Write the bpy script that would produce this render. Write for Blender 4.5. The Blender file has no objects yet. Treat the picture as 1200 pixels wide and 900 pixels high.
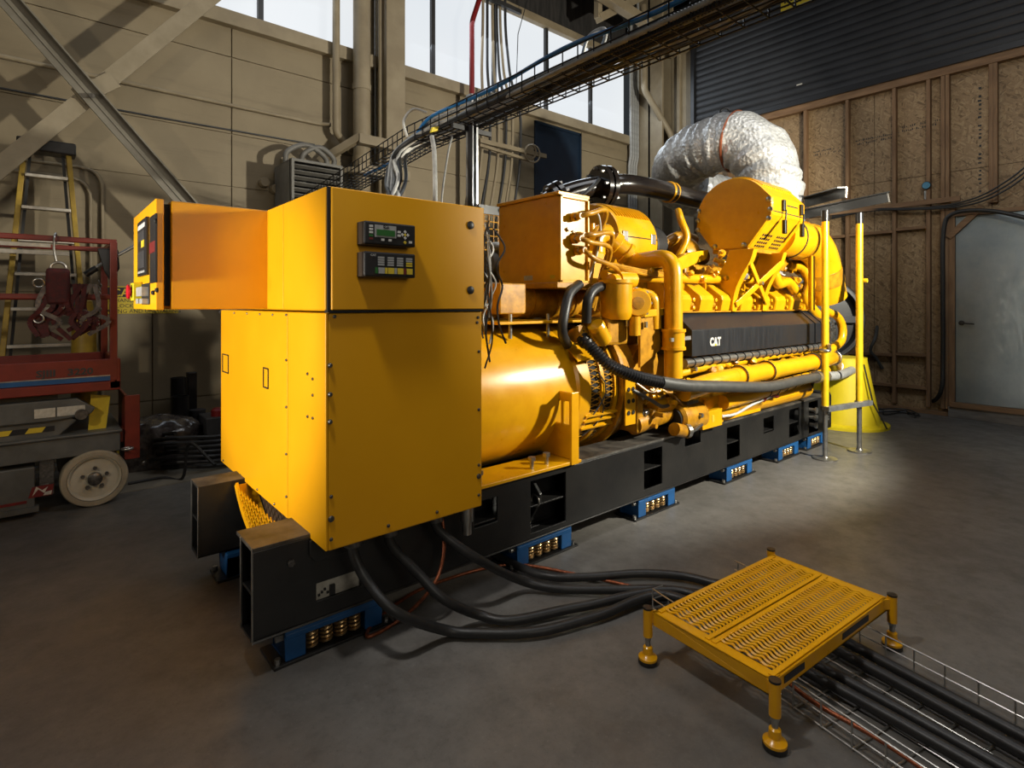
import bpy, bmesh, math, random
from mathutils import Vector, Matrix
random.seed(7)
SC = bpy.context.scene
COL = SC.collection
PI = math.pi

# ------------------------------------------------------------------ camera and sight lines
CAM_H, FOC, VX, VY = 1.4, 650.0, 600.0, 356.0          # lens height (m), focal length and horizon of the 1200x900 frame
AZ = math.atan(762/650.0)                               # the room's X axis lies this far to the right of the view
CA, SA = math.cos(AZ), math.sin(AZ)
def ray(u, v):
    a = (u-VX)/FOC
    return (CA+a*SA, SA-a*CA, (VY-v)/FOC)
def at_y(u, v, Y):                                      # the point of the plane y = Y seen at u, v
    r = ray(u, v); t = Y/r[1]; return Vector((r[0]*t, Y, CAM_H+r[2]*t))
def at_x(u, v, X):
    r = ray(u, v); t = X/r[0]; return Vector((X, r[1]*t, CAM_H+r[2]*t))
def at_z(u, v, Z):
    r = ray(u, v); t = (Z-CAM_H)/r[2]; return Vector((r[0]*t, r[1]*t, Z))

# ------------------------------------------------------------------ materials
def new_mat(name):
    m = bpy.data.materials.new(name); m.use_nodes = True
    nt = m.node_tree; nt.nodes.clear()
    out = nt.nodes.new('ShaderNodeOutputMaterial'); b = nt.nodes.new('ShaderNodeBsdfPrincipled')
    nt.links.new(b.outputs[0], out.inputs[0])
    return m, nt, b
def N(nt, kind, **kw):
    n = nt.nodes.new(kind)
    for k, v in kw.items():
        if k in n.inputs.keys(): n.inputs[k].default_value = v
        else: setattr(n, k, v)
    return n
def coords(nt, scale=(1, 1, 1), rot=(0, 0, 0)):
    tc = nt.nodes.new('ShaderNodeTexCoord'); mp = nt.nodes.new('ShaderNodeMapping')
    mp.inputs['Scale'].default_value = scale; mp.inputs['Rotation'].default_value = rot
    nt.links.new(tc.outputs['Object'], mp.inputs['Vector']); return mp.outputs['Vector']
def ramp(nt, src, stops):
    r = nt.nodes.new('ShaderNodeValToRGB'); e = r.color_ramp.elements
    while len(e) < len(stops): e.new(0.5)
    for i, (p, c) in enumerate(stops):
        e[i].position = p; e[i].color = (c[0], c[1], c[2], 1) if not isinstance(c, (int, float)) else (c, c, c, 1)
    nt.links.new(src, r.inputs[0]); return r.outputs[0]
def mix(nt, f, a, b):
    m = nt.nodes.new('ShaderNodeMix'); m.data_type = 'RGBA'
    for s, v in ((m.inputs['Factor'], f), (m.inputs[6], a), (m.inputs[7], b)):
        if hasattr(v, 'is_output') or isinstance(v, bpy.types.NodeSocket): nt.links.new(v, s)
        else: s.default_value = v if isinstance(v, (int, float)) else (v[0], v[1], v[2], 1)
    return m.outputs[2]
def bump(nt, b, h, strength=.3, dist=.01):
    n = N(nt, 'ShaderNodeBump', Strength=strength, Distance=dist)
    nt.links.new(h, n.inputs['Height']); nt.links.new(n.outputs[0], b.inputs['Normal'])
def simple(name, col, rough=.5, metal=0.0, col2=None, scale=6.0, bumpy=0.0, coat=0.0, detail=5, stretch=(1, 1, 1), bscale=None, lo=.38, hi=.66):
    m, nt, b = new_mat(name)
    b.inputs['Roughness'].default_value = rough; b.inputs['Metallic'].default_value = metal
    b.inputs['Coat Weight'].default_value = coat; b.inputs['Coat Roughness'].default_value = .15
    v = coords(nt, stretch)
    nz = N(nt, 'ShaderNodeTexNoise', Scale=scale, Detail=detail, Roughness=.6); nt.links.new(v, nz.inputs['Vector'])
    c2 = col2 or tuple(c*.8 for c in col)
    nt.links.new(ramp(nt, nz.outputs[0], [(lo, c2), (hi, col)]), b.inputs['Base Color'])
    r = N(nt, 'ShaderNodeMapRange'); r.inputs[3].default_value = max(0, rough-.08); r.inputs[4].default_value = min(1, rough+.08)
    nt.links.new(nz.outputs[0], r.inputs[0]); nt.links.new(r.outputs[0], b.inputs['Roughness'])
    if bumpy:
        n2 = N(nt, 'ShaderNodeTexNoise', Scale=bscale or scale*6, Detail=3); nt.links.new(v, n2.inputs['Vector'])
        bump(nt, b, n2.outputs[0], bumpy, .004)
    return m
def glow(name, col, strength):
    m, nt, b = new_mat(name)
    b.inputs['Base Color'].default_value = (*col, 1); b.inputs['Roughness'].default_value = .4
    b.inputs['Emission Color'].default_value = (*col, 1); b.inputs['Emission Strength'].default_value = strength
    return m
M = {}
M['cabinet'] = simple('yellow_powder_coat', (.86, .405, .003), .38, 0, (.83, .38, .003), 3, .06, .0, bscale=260)
M['yellow'] = simple('yellow_engine_enamel', (.86, .42, .004), .30, 0, (.78, .36, .004), 9, .04, .25, bscale=60)
M['yellow_worn'] = simple('yellow_enamel_oily', (.66, .31, .01), .36, 0, (.38, .17, .01), 14, .1, .2, bscale=70)
M['yellow_plastic'] = simple('lemon_plastic', (.72, .56, .01), .5, 0, (.66, .5, .01), 5)
M['yellow_post'] = simple('yellow_tube_paint', (.85, .56, .015), .35, 0, (.72, .45, .01), 7, .05, .2)
M['black_steel'] = simple('black_skid_paint', (.009, .009, .0095), .36, 0, (.02, .019, .018), 4, .12, .15, bscale=40)
M['dusty_steel'] = simple('dusty_flange_top', (.13, .115, .095), .5, .2, (.03, .028, .026), 7, .1)
M['raw_edge'] = simple('ground_steel_edge', (.42, .4, .37), .35, .8, (.25, .24, .22), 20)
M['black_plastic'] = simple('black_plastic', (.012, .012, .014), .38, 0, (.016, .016, .018), 10)
M['black_panel'] = simple('black_heat_shield', (.02, .021, .025), .42, 0, (.012, .013, .016), 8, .05, stretch=(6, 6, .5))
M['rubber'] = simple('cable_rubber', (.014, .014, .015), .45, 0, (.022, .021, .02), 30, .1)
M['conduit_grey'] = simple('grey_flexible_conduit', (.07, .068, .062), .5, 0, (.045, .044, .042), 20)
M['cable_grey'] = simple('grey_cable_jacket', (.42, .42, .41), .45, 0, (.3, .3, .29), 20)
M['cable_white'] = simple('white_cable_jacket', (.7, .69, .66), .45, 0, (.55, .54, .5), 20)
M['cable_blue'] = simple('blue_cable_jacket', (.03, .22, .6), .4, 0, (.025, .18, .5), 20)
M['copper'] = simple('copper_braid', (.4, .115, .045), .4, .6, (.22, .065, .03), 60, .3, stretch=(1, 1, 1))
M['steel'] = simple('zinc_steel', (.55, .54, .52), .32, .9, (.38, .37, .35), 18)
M['bolt'] = simple('bolt_steel', (.2, .19, .18), .35, .8, (.1, .095, .09), 40)
M['dark_hole'] = simple('dark_recess', (.006, .006, .006), .8, 0, (.009, .008, .008), 10)
M['blue_iso'] = simple('blue_isolator_paint', (.012, .1, .3), .42, 0, (.01, .075, .22), 9, .08)
M['spring'] = simple('bronze_spring', (.62, .43, .22), .3, .85, (.42, .27, .12), 25)
M['red_lift'] = simple('red_lift_paint', (.21, .022, .011), .42, 0, (.16, .018, .01), 8, .06)
M['grey_lift'] = simple('grey_lift_paint', (.13, .13, .125), .45, 0, (.085, .085, .08), 6, .06)
M['tyre'] = simple('solid_tan_tyre', (.42, .35, .25), .7, 0, (.3, .25, .18), 9, .1)
M['rim'] = simple('cream_rim', (.6, .54, .42), .45, 0, (.5, .44, .34), 7)
M['white_decal'] = simple('white_decal', (.6, .57, .5), .5, 0, (.45, .42, .36), 40)
M['yellow_decal'] = simple('yellow_decal', (.7, .52, .03), .5, 0, (.6, .44, .03), 20)
M['red_decal'] = simple('red_decal', (.17, .012, .012), .5, 0, (.13, .01, .01), 20)
M['ladder_rail'] = simple('yellow_fibreglass', (.5, .33, .035), .5, 0, (.36, .23, .03), 12)
M['alu'] = simple('ladder_aluminium', (.55, .51, .45), .4, .7, (.4, .37, .32), 20)
M['webbing'] = simple('maroon_webbing', (.085, .009, .01), .8, 0, (.04, .007, .008), 30, .3)
M['webbing_grey'] = simple('grey_webbing', (.2, .17, .15), .8, 0, (.09, .07, .065), 30, .3)
M['shade_brown'] = simple('dark_brown_shade', (.05, .028, .012), .7, 0, (.03, .018, .01), 9)  # brown that stands in for shade on the surfaces using it
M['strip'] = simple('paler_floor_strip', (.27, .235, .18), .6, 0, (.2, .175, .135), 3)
M['wallpaint'] = None
M['beige_steel'] = simple('beige_column_paint', (.34, .275, .18), .55, 0, (.26, .205, .13), 3, .06)
M['pale_steel'] = simple('pale_brace_paint', (.36, .30, .21), .5, 0, (.29, .24, .16), 5)
M['grey_brace'] = simple('grey_strut_paint', (.27, .245, .2), .45, .2, (.2, .18, .145), 5)
M['dark_siding'] = simple('dark_siding', (.045, .04, .038), .7, 0, (.02, .019, .018), 4, .1, stretch=(5, 1, .6))
M['blue_shutter'] = simple('blue_shutter', (.008, .022, .045), .45, 0, (.006, .016, .035), 5)
M['roller'] = simple('roller_door_paint', (.027, .0275, .031), .5, .1, (.02, .0205, .023), 3)
M['wood'] = simple('stud_lumber', (.27, .155, .075), .7, 0, (.17, .09, .04), 5, .1, stretch=(4, 4, .5))
M['wood_h'] = simple('plate_lumber', (.27, .155, .075), .7, 0, (.17, .09, .04), 5, .1, stretch=(4, .5, 4))
M['wood_grey'] = simple('weathered_lumber', (.21, .19, .165), .75, 0, (.12, .105, .09), 5, .1, stretch=(4, .6, 4))
M['jacket_pipe'] = simple('black_pipe_enamel', (.02, .015, .012), .18, 0, (.012, .01, .01), 6, .03, .5)
M['red_pipe'] = simple('red_sprinkler_pipe', (.25, .012, .012), .45)
M['dark_conduit'] = simple('dark_conduit', (.06, .06, .062), .45, .4)
M['unistrut'] = simple('galvanised_strut', (.5, .51, .52), .35, .75, (.34, .35, .36), 14)
M['tray_black'] = simple('black_tray_wire', (.018, .018, .02), .4, .4)
M['tray_zinc'] = simple('zinc_tray_wire', (.6, .59, .56), .3, .85, (.42, .41, .39), 25)
M['heater'] = simple('unit_heater_grey', (.2, .19, .17), .5, 0, (.14, .13, .115), 6)
M['lcd'] = glow('green_lcd', (.012, .07, .012), .25)
M['red_button'] = simple('red_button', (.5, .01, .02), .3, 0, (.42, .01, .02), 5)
M['bag'] = simple('crumpled_film', (.12, .1, .085), .18, 0, (.04, .03, .028), 14, 1.0, .6, bscale=22)
M['crate'] = simple('dark_grey_bin', (.045, .045, .05), .55, 0, (.03, .03, .033), 6)
M['lens_blue'] = simple('blue_gauge_face', (.12, .3, .42), .25, 0, (.08, .22, .33), 20)
M['clear_hose'] = simple('ribbed_metal_hose', (.4, .38, .35), .25, .8, (.2, .19, .17), 30)

def floor_mat():
    m, nt, b = new_mat('polished_concrete'); v = coords(nt)
    n1 = N(nt, 'ShaderNodeTexNoise', Scale=.7, Detail=9, Roughness=.62); n2 = N(nt, 'ShaderNodeTexNoise', Scale=7, Detail=8, Roughness=.7)
    n3 = N(nt, 'ShaderNodeTexNoise', Scale=70, Detail=4, Roughness=.75); n4 = N(nt, 'ShaderNodeTexNoise', Scale=2.2, Detail=6, Roughness=.7, Distortion=.6)
    for n in (n1, n2, n3, n4): nt.links.new(v, n.inputs['Vector'])
    c1 = ramp(nt, n1.outputs[0], [(.32, (.112, .104, .095)), (.7, (.2, .188, .172))])
    c2 = ramp(nt, n2.outputs[0], [(.3, .62), (.5, .9), (.68, 1.06)])
    mm = nt.nodes.new('ShaderNodeMix'); mm.data_type = 'RGBA'; mm.blend_type = 'MULTIPLY'; mm.inputs['Factor'].default_value = .8
    nt.links.new(c1, mm.inputs[6]); nt.links.new(c2, mm.inputs[7])
    st = ramp(nt, n4.outputs[0], [(.56, 0.0), (.68, .45)])
    c3 = mix(nt, st, mm.outputs[2], (.085, .072, .06))
    sp = ramp(nt, n3.outputs[0], [(.62, 0.0), (.72, .35)]); dk = ramp(nt, n3.outputs[0], [(.30, .4), (.42, 0.0)])
    n5 = N(nt, 'ShaderNodeTexNoise', Scale=22, Detail=8, Roughness=.8); nt.links.new(v, n5.inputs['Vector'])
    c4 = mix(nt, dk, c3, (.06, .055, .05))
    c5 = mix(nt, sp, c4, (.3, .285, .26)); f5 = ramp(nt, n5.outputs[0], [(.34, .28), (.5, 0.0)])
    nt.links.new(mix(nt, f5, c5, (.07, .063, .056)), b.inputs['Base Color'])
    rr = ramp(nt, n2.outputs[0], [(.3, .52), (.7, .34)]); nt.links.new(rr, b.inputs['Roughness'])
    bump(nt, b, n2.outputs[0], .12, .004)
    return m
M['floor'] = floor_mat()
def wall_mat():
    m, nt, b = new_mat('beige_wall_panel'); v = coords(nt)
    n1 = N(nt, 'ShaderNodeTexNoise', Scale=.9, Detail=7, Roughness=.65); n2 = N(nt, 'ShaderNodeTexNoise', Scale=60, Detail=3)
    v2 = coords(nt, (.35, .35, 3.2)); n3 = N(nt, 'ShaderNodeTexNoise', Scale=1.6, Detail=6, Roughness=.7)
    nt.links.new(v, n1.inputs['Vector']); nt.links.new(v, n2.inputs['Vector']); nt.links.new(v2, n3.inputs['Vector'])
    c = ramp(nt, n1.outputs[0], [(.3, (.225, .175, .105)), (.7, (.32, .255, .16))])
    g = ramp(nt, n3.outputs[0], [(.55, 0.0), (.75, .55)])
    nt.links.new(mix(nt, g, c, (.13, .098, .06)), b.inputs['Base Color']); b.inputs['Roughness'].default_value = .6
    bump(nt, b, n2.outputs[0], .08, .003); return m
M['wallpaint'] = wall_mat()
def osb_mat():
    m, nt, b = new_mat('strand_board'); tc = nt.nodes.new('ShaderNodeTexCoord')
    cols = []
    for i, (rot, sc) in enumerate((((.5, 0, 0), (1, 13, 62)), ((-.7, 0, 0), (1, 12, 56)), ((1.5, 0, 0), (1, 11, 50)))):
        mp = nt.nodes.new('ShaderNodeMapping'); mp.inputs['Rotation'].default_value = rot; mp.inputs['Scale'].default_value = (1, 1, 1)
        m2 = nt.nodes.new('ShaderNodeMapping'); m2.inputs['Scale'].default_value = sc
        nt.links.new(tc.outputs['Object'], mp.inputs['Vector']); nt.links.new(mp.outputs[0], m2.inputs['Vector'])
        vo = N(nt, 'ShaderNodeTexVoronoi', Scale=1.0); nt.links.new(m2.outputs[0], vo.inputs['Vector'])
        sep = nt.nodes.new('ShaderNodeSeparateColor'); nt.links.new(vo.outputs['Color'], sep.inputs[0])
        cols.append(sep.outputs[0])
    nz = N(nt, 'ShaderNodeTexNoise', Scale=16, Detail=4); nt.links.new(tc.outputs['Object'], nz.inputs['Vector'])
    sel = ramp(nt, nz.outputs[0], [(.44, 0.0), (.46, 1.0)]); nz2 = N(nt, 'ShaderNodeTexNoise', Scale=22, Detail=4)
    nt.links.new(tc.outputs['Object'], nz2.inputs['Vector']); sel2 = ramp(nt, nz2.outputs[0], [(.54, 0.0), (.56, 1.0)])
    f = mix(nt, sel2, mix(nt, sel, cols[0], cols[1]), cols[2])
    c = ramp(nt, f, [(0, (.15, .09, .04)), (.2, (.26, .165, .08)), (.7, (.31, .20, .10)), (1, (.38, .26, .135))])
    nt.links.new(c, b.inputs['Base Color']); b.inputs['Roughness'].default_value = .62
    bump(nt, b, f, .12, .004); return m
M['osb'] = osb_mat()
def foil_mat():
    m, nt, b = new_mat('crumpled_foil'); v = coords(nt)
    b.inputs['Metallic'].default_value = .45; b.inputs['Roughness'].default_value = .38
    n1 = N(nt, 'ShaderNodeTexNoise', Scale=16, Detail=6, Roughness=.65, Distortion=.5); n2 = N(nt, 'ShaderNodeTexVoronoi', Scale=30)
    nt.links.new(v, n1.inputs['Vector']); nt.links.new(v, n2.inputs['Vector'])
    nt.links.new(ramp(nt, n1.outputs[0], [(.3, (.42, .42, .42)), (.6, (.72, .72, .71))]), b.inputs['Base Color'])
    ad = N(nt, 'ShaderNodeMath', operation='ADD'); nt.links.new(n1.outputs[0], ad.inputs[0]); nt.links.new(n2.outputs[0], ad.inputs[1])
    bump(nt, b, ad.outputs[0], .6, .014); return m
M['foil'] = foil_mat()
def galv_mat():
    m, nt, b = new_mat('scuffed_galvanised_sheet'); b.inputs['Metallic'].default_value = .7
    v = coords(nt); n1 = N(nt, 'ShaderNodeTexNoise', Scale=2.0, Detail=7, Roughness=.65); nt.links.new(v, n1.inputs['Vector'])
    nt.links.new(ramp(nt, n1.outputs[0], [(.3, (.19, .235, .26)), (.7, (.29, .34, .37))]), b.inputs['Base Color'])
    v2 = coords(nt, (1, 5, 1.2), (.35, 0, 0)); n2 = N(nt, 'ShaderNodeTexNoise', Scale=7, Detail=8, Roughness=.75, Distortion=1.5); nt.links.new(v2, n2.inputs['Vector'])
    nt.links.new(ramp(nt, n2.outputs[0], [(.35, .30), (.62, .52)]), b.inputs['Roughness']); bump(nt, b, n2.outputs[0], .05, .004)
    return m
M['galv'] = galv_mat()
def mesh_mat(name, base, scale, hole):
    m, nt, b = new_mat(name); v = coords(nt)
    b.inputs['Base Color'].default_value = (*base, 1); b.inputs['Roughness'].default_value = .4
    return m
M['pane'] = None
def pane_mat():
    m, nt, b = new_mat('daylit_translucent_pane'); v = coords(nt)
    n = N(nt, 'ShaderNodeTexNoise', Scale=.35, Detail=2); nt.links.new(v, n.inputs['Vector'])
    c = ramp(nt, n.outputs[0], [(.3, (.80, .85, .90)), (.7, (.90, .93, .95))])
    nt.links.new(c, b.inputs['Emission Color']); b.inputs['Emission Strength'].default_value = .92
    b.inputs['Base Color'].default_value = (.05, .05, .05, 1); b.inputs['Roughness'].default_value = .3
    return m
M['pane'] = pane_mat()

# ------------------------------------------------------------------ objects
WL = {}                                                  # world place of every object's origin
def setp(o, label=None, cat=None, group=None, kind=None):
    if label: o['label'] = label
    if cat: o['category'] = cat
    if group: o['group'] = group
    if kind: o['kind'] = kind
    return o
def thing(name, label, cat, loc, group=None):
    o = bpy.data.objects.new(name, None); COL.objects.link(o); o.location = loc; o.empty_display_size = .1
    WL[o.name] = Vector(loc); return setp(o, label, cat, group)
def dup(o, parent=None):
    c = o.copy(); COL.objects.link(c); WL[c.name] = WL[o.name].copy()
    if parent: c.parent = parent; c.matrix_parent_inverse = Matrix.Identity(4)
    for ch in list(o.children): dup(ch, c)
    return c

class MB:
    def __init__(s): s.v = []; s.f = []
    def add(s, vs, fs):
        n = len(s.v); s.v += [Vector(p) for p in vs]; s.f += [tuple(i+n for i in f) for f in fs]; return s
    def box(s, x0, x1, y0, y1, z0, z1):
        x0, x1 = sorted((x0, x1)); y0, y1 = sorted((y0, y1)); z0, z1 = sorted((z0, z1))
        return s.add([(x, y, z) for x in (x0, x1) for y in (y0, y1) for z in (z0, z1)],
                     [(0, 1, 3, 2), (4, 6, 7, 5), (0, 4, 5, 1), (2, 3, 7, 6), (0, 2, 6, 4), (1, 5, 7, 3)])
    def bar(s, p0, p1, w, h, up=(0, 0, 1)):              # a straight bar of section w x h
        p0, p1 = Vector(p0), Vector(p1); d = (p1-p0).normalized(); up = Vector(up)
        r = d.cross(up)
        if r.length < 1e-4: r = d.cross(Vector((1, 0, 0)))
        r.normalize(); u = r.cross(d)
        vs = [p+r*(a*w/2)+u*(b*h/2) for p in (p0, p1) for a, b in ((-1, -1), (1, -1), (1, 1), (-1, 1))]
        return s.add(vs, [(3, 2, 1, 0), (4, 5, 6, 7), (0, 1, 5, 4), (1, 2, 6, 5), (2, 3, 7, 6), (3, 0, 4, 7)])
    def lathe(s, p0, axis, prof, seg=32, a0=0.0, a1=2*PI, ref=None):   # prof: (distance along axis, radius)
        p0 = Vector(p0); ax = Vector(axis).normalized(); r = Vector(ref) if ref else ax.orthogonal()
        r = (r-ax*r.dot(ax)).normalized(); q = ax.cross(r); full = abs(a1-a0-2*PI) < 1e-6
        n = seg if full else seg+1; vs = []; fs = []
        for d, rad in prof:
            for i in range(n):
                t = a0+(a1-a0)*i/seg; vs.append(p0+ax*d+(r*math.cos(t)+q*math.sin(t))*rad)
        for j in range(len(prof)-1):
            for i in range(seg):
                k = (i+1) % n; a = j*n
                fs.append((a+i, a+k, a+n+k, a+n+i))
        if full:
            if prof[0][1] > 1e-6: fs.append(tuple(reversed(range(n))))
            if prof[-1][1] > 1e-6: fs.append(tuple((len(prof)-1)*n+i for i in range(n)))
        return s.add(vs, fs)
    def cyl(s, p0, p1, r, r2=None, seg=24):
        d = Vector(p1)-Vector(p0); return s.lathe(p0, d, [(0, r), (d.length, r if r2 is None else r2)], seg)
    def tube(s, pts, r, seg=12, rings=None, caps=True):  # swept round section; rings(i,t) may vary the radius
        pts = [Vector(p) for p in pts]; n = len(pts); vs = []; fs = []
        d0 = (pts[1]-pts[0]).normalized(); ref = d0.orthogonal().normalized()
        for i, p in enumerate(pts):
            d = (pts[min(i+1, n-1)]-pts[max(i-1, 0)]).normalized()
            ref = (ref-d*ref.dot(d)).normalized(); q = d.cross(ref)
            rr = rings(i, i/(n-1)) if rings else r
            for k in range(seg):
                t = 2*PI*k/seg; vs.append(p+(ref*math.cos(t)+q*math.sin(t))*rr)
        for i in range(n-1):
            for k in range(seg):
                m = (k+1) % seg; fs.append((i*seg+k, i*seg+m, (i+1)*seg+m, (i+1)*seg+k))
        if caps: fs.append(tuple(reversed(range(seg)))); fs.append(tuple((n-1)*seg+k for k in range(seg)))
        return s.add(vs, fs)
    def torus(s, c, axis, R, r, seg=32, sec=10):
        c = Vector(c); ax = Vector(axis).normalized(); a = ax.orthogonal().normalized(); q = ax.cross(a); vs = []; fs = []
        for i in range(seg):
            t = 2*PI*i/seg; d = a*math.cos(t)+q*math.sin(t)
            for k in range(sec):
                w = 2*PI*k/sec; vs.append(c+d*(R+r*math.cos(w))+ax*(r*math.sin(w)))
        for i in range(seg):
            for k in range(sec):
                j = (i+1) % seg; m = (k+1) % sec; fs.append((i*sec+k, j*sec+k, j*sec+m, i*sec+m))
        return s.add(vs, fs)
    def prism(s, poly, o, right, up, depth):             # a plane outline given thickness along right x up
        o = Vector(o); r = Vector(right).normalized(); u = Vector(up).normalized(); nrm = r.cross(u)*depth
        n = len(poly); vs = [o+r*a+u*b for a, b in poly]+[o+r*a+u*b+nrm for a, b in poly]
        fs = [tuple(reversed(range(n))), tuple(range(n, 2*n))]+[(i, (i+1) % n, n+(i+1) % n, n+i) for i in range(n)]
        return s.add(vs, fs)
    def plate(s, o, right, up, xs, ys, hole, th):        # a grid plate; cells where hole(cx, cy) is true stay open
        o = Vector(o); r = Vector(right).normalized(); u = Vector(up).normalized(); nr = r.cross(u)*th
        xs = sorted(set(round(x, 5) for x in xs)); ys = sorted(set(round(y, 5) for y in ys)); W, Hh = len(xs), len(ys)
        solid = {(i, j) for i in range(W-1) for j in range(Hh-1) if not hole((xs[i]+xs[i+1])/2, (ys[j]+ys[j+1])/2)}
        idx = {}; vs = []; fs = []
        def vid(i, j, k):
            if (i, j, k) not in idx: idx[(i, j, k)] = len(vs); vs.append(o+r*xs[i]+u*ys[j]+nr*k)
            return idx[(i, j, k)]
        for i, j in solid:
            fs.append((vid(i, j, 1), vid(i+1, j, 1), vid(i+1, j+1, 1), vid(i, j+1, 1)))
            fs.append((vid(i, j, 0), vid(i, j+1, 0), vid(i+1, j+1, 0), vid(i+1, j, 0)))
            for (di, dj), (a, b) in (((-1, 0), ((0, 1), (0, 0))), ((1, 0), ((1, 0), (1, 1))), ((0, -1), ((0, 0), (1, 0))), ((0, 1), ((1, 1), (0, 1)))):
                if (i+di, j+dj) not in solid:
                    fs.append((vid(i+a[0], j+a[1], 0), vid(i+b[0], j+b[1], 0), vid(i+b[0], j+b[1], 1), vid(i+a[0], j+a[1], 1)))
        return s.add(vs, fs)
    def text(s, body, o, right, up, size, depth=.0015, align='LEFT', bold=0.0, sx=1.0):
        cu = bpy.data.curves.new('lettering', 'FONT'); cu.body = body; cu.size = size; cu.extrude = depth/2
        cu.align_x = align; cu.align_y = 'BOTTOM_BASELINE'; cu.offset = bold; cu.resolution_u = 2
        to = bpy.data.objects.new('lettering', cu); COL.objects.link(to)
        dg = bpy.context.evaluated_depsgraph_get(); me = bpy.data.meshes.new_from_object(to.evaluated_get(dg))
        o = Vector(o); r = Vector(right).normalized(); u = Vector(up).normalized(); n = r.cross(u)
        s.add([o+r*(v.co.x*sx)+u*v.co.y+n*(v.co.z+depth/2) for v in me.vertices], [tuple(p.vertices) for p in me.polygons])
        bpy.data.objects.remove(to); bpy.data.curves.remove(cu); bpy.data.meshes.remove(me); return s
    def sphere(s, c, r, seg=16, sq=(1, 1, 1)):
        n = seg//2; vs = []; fs = []; c = Vector(c)
        for j in range(n+1):
            ph = PI*j/n
            for i in range(seg):
                t = 2*PI*i/seg; vs.append(c+Vector((r*sq[0]*math.sin(ph)*math.cos(t), r*sq[1]*math.sin(ph)*math.sin(t), r*sq[2]*math.cos(ph))))
        for j in range(n):
            for i in range(seg):
                k = (i+1) % seg; fs.append((j*seg+i, (j+1)*seg+i, (j+1)*seg+k, j*seg+k))
        return s.add(vs, fs)
    def build(s, name, mat, parent=None, bev=0.0, smooth=38, label=None, cat=None, group=None, kind=None):
        me = bpy.data.meshes.new(name); lo = Vector((min(p.x for p in s.v), min(p.y for p in s.v), min(p.z for p in s.v)))
        hi = Vector((max(p.x for p in s.v), max(p.y for p in s.v), max(p.z for p in s.v)))
        c = Vector(((lo.x+hi.x)/2, (lo.y+hi.y)/2, lo.z))
        me.from_pydata([p-c for p in s.v], [], s.f); me.update()
        bm = bmesh.new(); bm.from_mesh(me); bmesh.ops.remove_doubles(bm, verts=bm.verts, dist=1e-5)
        bmesh.ops.recalc_face_normals(bm, faces=bm.faces); bm.to_mesh(me); bm.free()
        me.materials.append(M[mat] if isinstance(mat, str) else mat)
        if smooth:
            me.polygons.foreach_set('use_smooth', [True]*len(me.polygons)); me.set_sharp_from_angle(angle=math.radians(smooth))
        o = bpy.data.objects.new(name, me); COL.objects.link(o)
        if parent: o.parent = parent; o.location = c-WL[parent.name]
        else: o.location = c
        WL[o.name] = c
        if bev:
            b = o.modifiers.new('edge', 'BEVEL'); b.width = bev; b.segments = 2; b.limit_method = 'ANGLE'; b.angle_limit = math.radians(40)
            b.harden_normals = False
        return setp(o, label, cat, group, kind)

def curve_pts(pts, n=8, tension=.5):                     # Catmull-Rom through the points
    P = [Vector(p) for p in pts]; P = [P[0]*2-P[1]]+P+[P[-1]*2-P[-2]]; out = []
    for i in range(1, len(P)-2):
        a, b, c, d = P[i-1:i+3]
        for k in range(n):
            t = k/n
            out.append(.5*((2*b)+(c-a)*t+(2*a-5*b+4*c-d)*t*t+(3*b-a-3*c+d)*t**3))
    out.append(P[-2]); return out
def fillet(pts, r, n=6):                                 # straight runs joined by round bends
    P = [Vector(p) for p in pts]; out = [P[0]]
    for i in range(1, len(P)-1):
        a, b, c = P[i-1:i+2]; d1 = (a-b); d2 = (c-b); rr = min(r, d1.length*.48, d2.length*.48)
        s = b+d1.normalized()*rr; e = b+d2.normalized()*rr
        for k in range(n+1):
            t = k/n; out.append(s*(1-t)**2+b*2*t*(1-t)+e*t*t)
    out.append(P[-1]); return out
def dense(pts, step):
    P = [Vector(p) for p in pts]; out = [P[0]]
    for a, b in zip(P, P[1:]):
        n = max(1, int((b-a).length/step+.5))
        for k in range(1, n+1): out.append(a.lerp(b, k/n))
    return out
def ribbed(pts, r, pitch=.012, depth=.18, seg=12):       # corrugated hose
    p = dense(pts, pitch/2); m = MB(); m.tube(p, r, seg, rings=lambda i, t: r*(1+(depth if i % 2 else -depth)*.5)); return m
X1, Y1, Z1 = Vector((1, 0, 0)), Vector((0, 1, 0)), Vector((0, 0, 1))
# ================================================================== THE ROOM
WY, WX = 6.3, 8.68                                        # the panelled wall and the strand-board wall
st = dict(kind='structure')
MB().box(-4, 9.2, -4, 6.6, -.12, 0).build('floor', 'floor', smooth=0, **st)
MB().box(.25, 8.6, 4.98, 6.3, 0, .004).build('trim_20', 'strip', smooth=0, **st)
# panelled wall: backing with separate sheets and open joints
w = MB().box(-4, 9.2, WY+.02, WY+.2, 0, 4.4)
for z0, z1 in ((0, .47), (.47, 1.5), (1.5, 2.62), (2.62, 3.17), (3.17, 3.97), (3.97, 4.4)):
    for x0, x1 in ((-4, -1.4), (-1.4, .83), (.83, 1.53), (1.53, 4.4), (4.4, 6.9), (6.9, 8.68)) if z1 < 2 else ((-4, -1.4), (-1.4, 1.53), (1.53, 4.4), (4.4, 6.9), (6.9, 8.68)):
        w.box(x0+.006, x1-.006, WY, WY+.03, z0+.006, z1-.006)
w.build('wall_left', 'wallpaint', smooth=0, **st)
MB().box(-4, 9.2, WY+.06, WY+.2, 5.87, 7.2).build('trim_1', 'dark_siding', smooth=0, **st)
MB().box(-4, 8.12, WY-.09, WY+.1, 4.27, 4.42).build('trim_2', 'beige_steel', smooth=0, bev=.006, **st)
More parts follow.
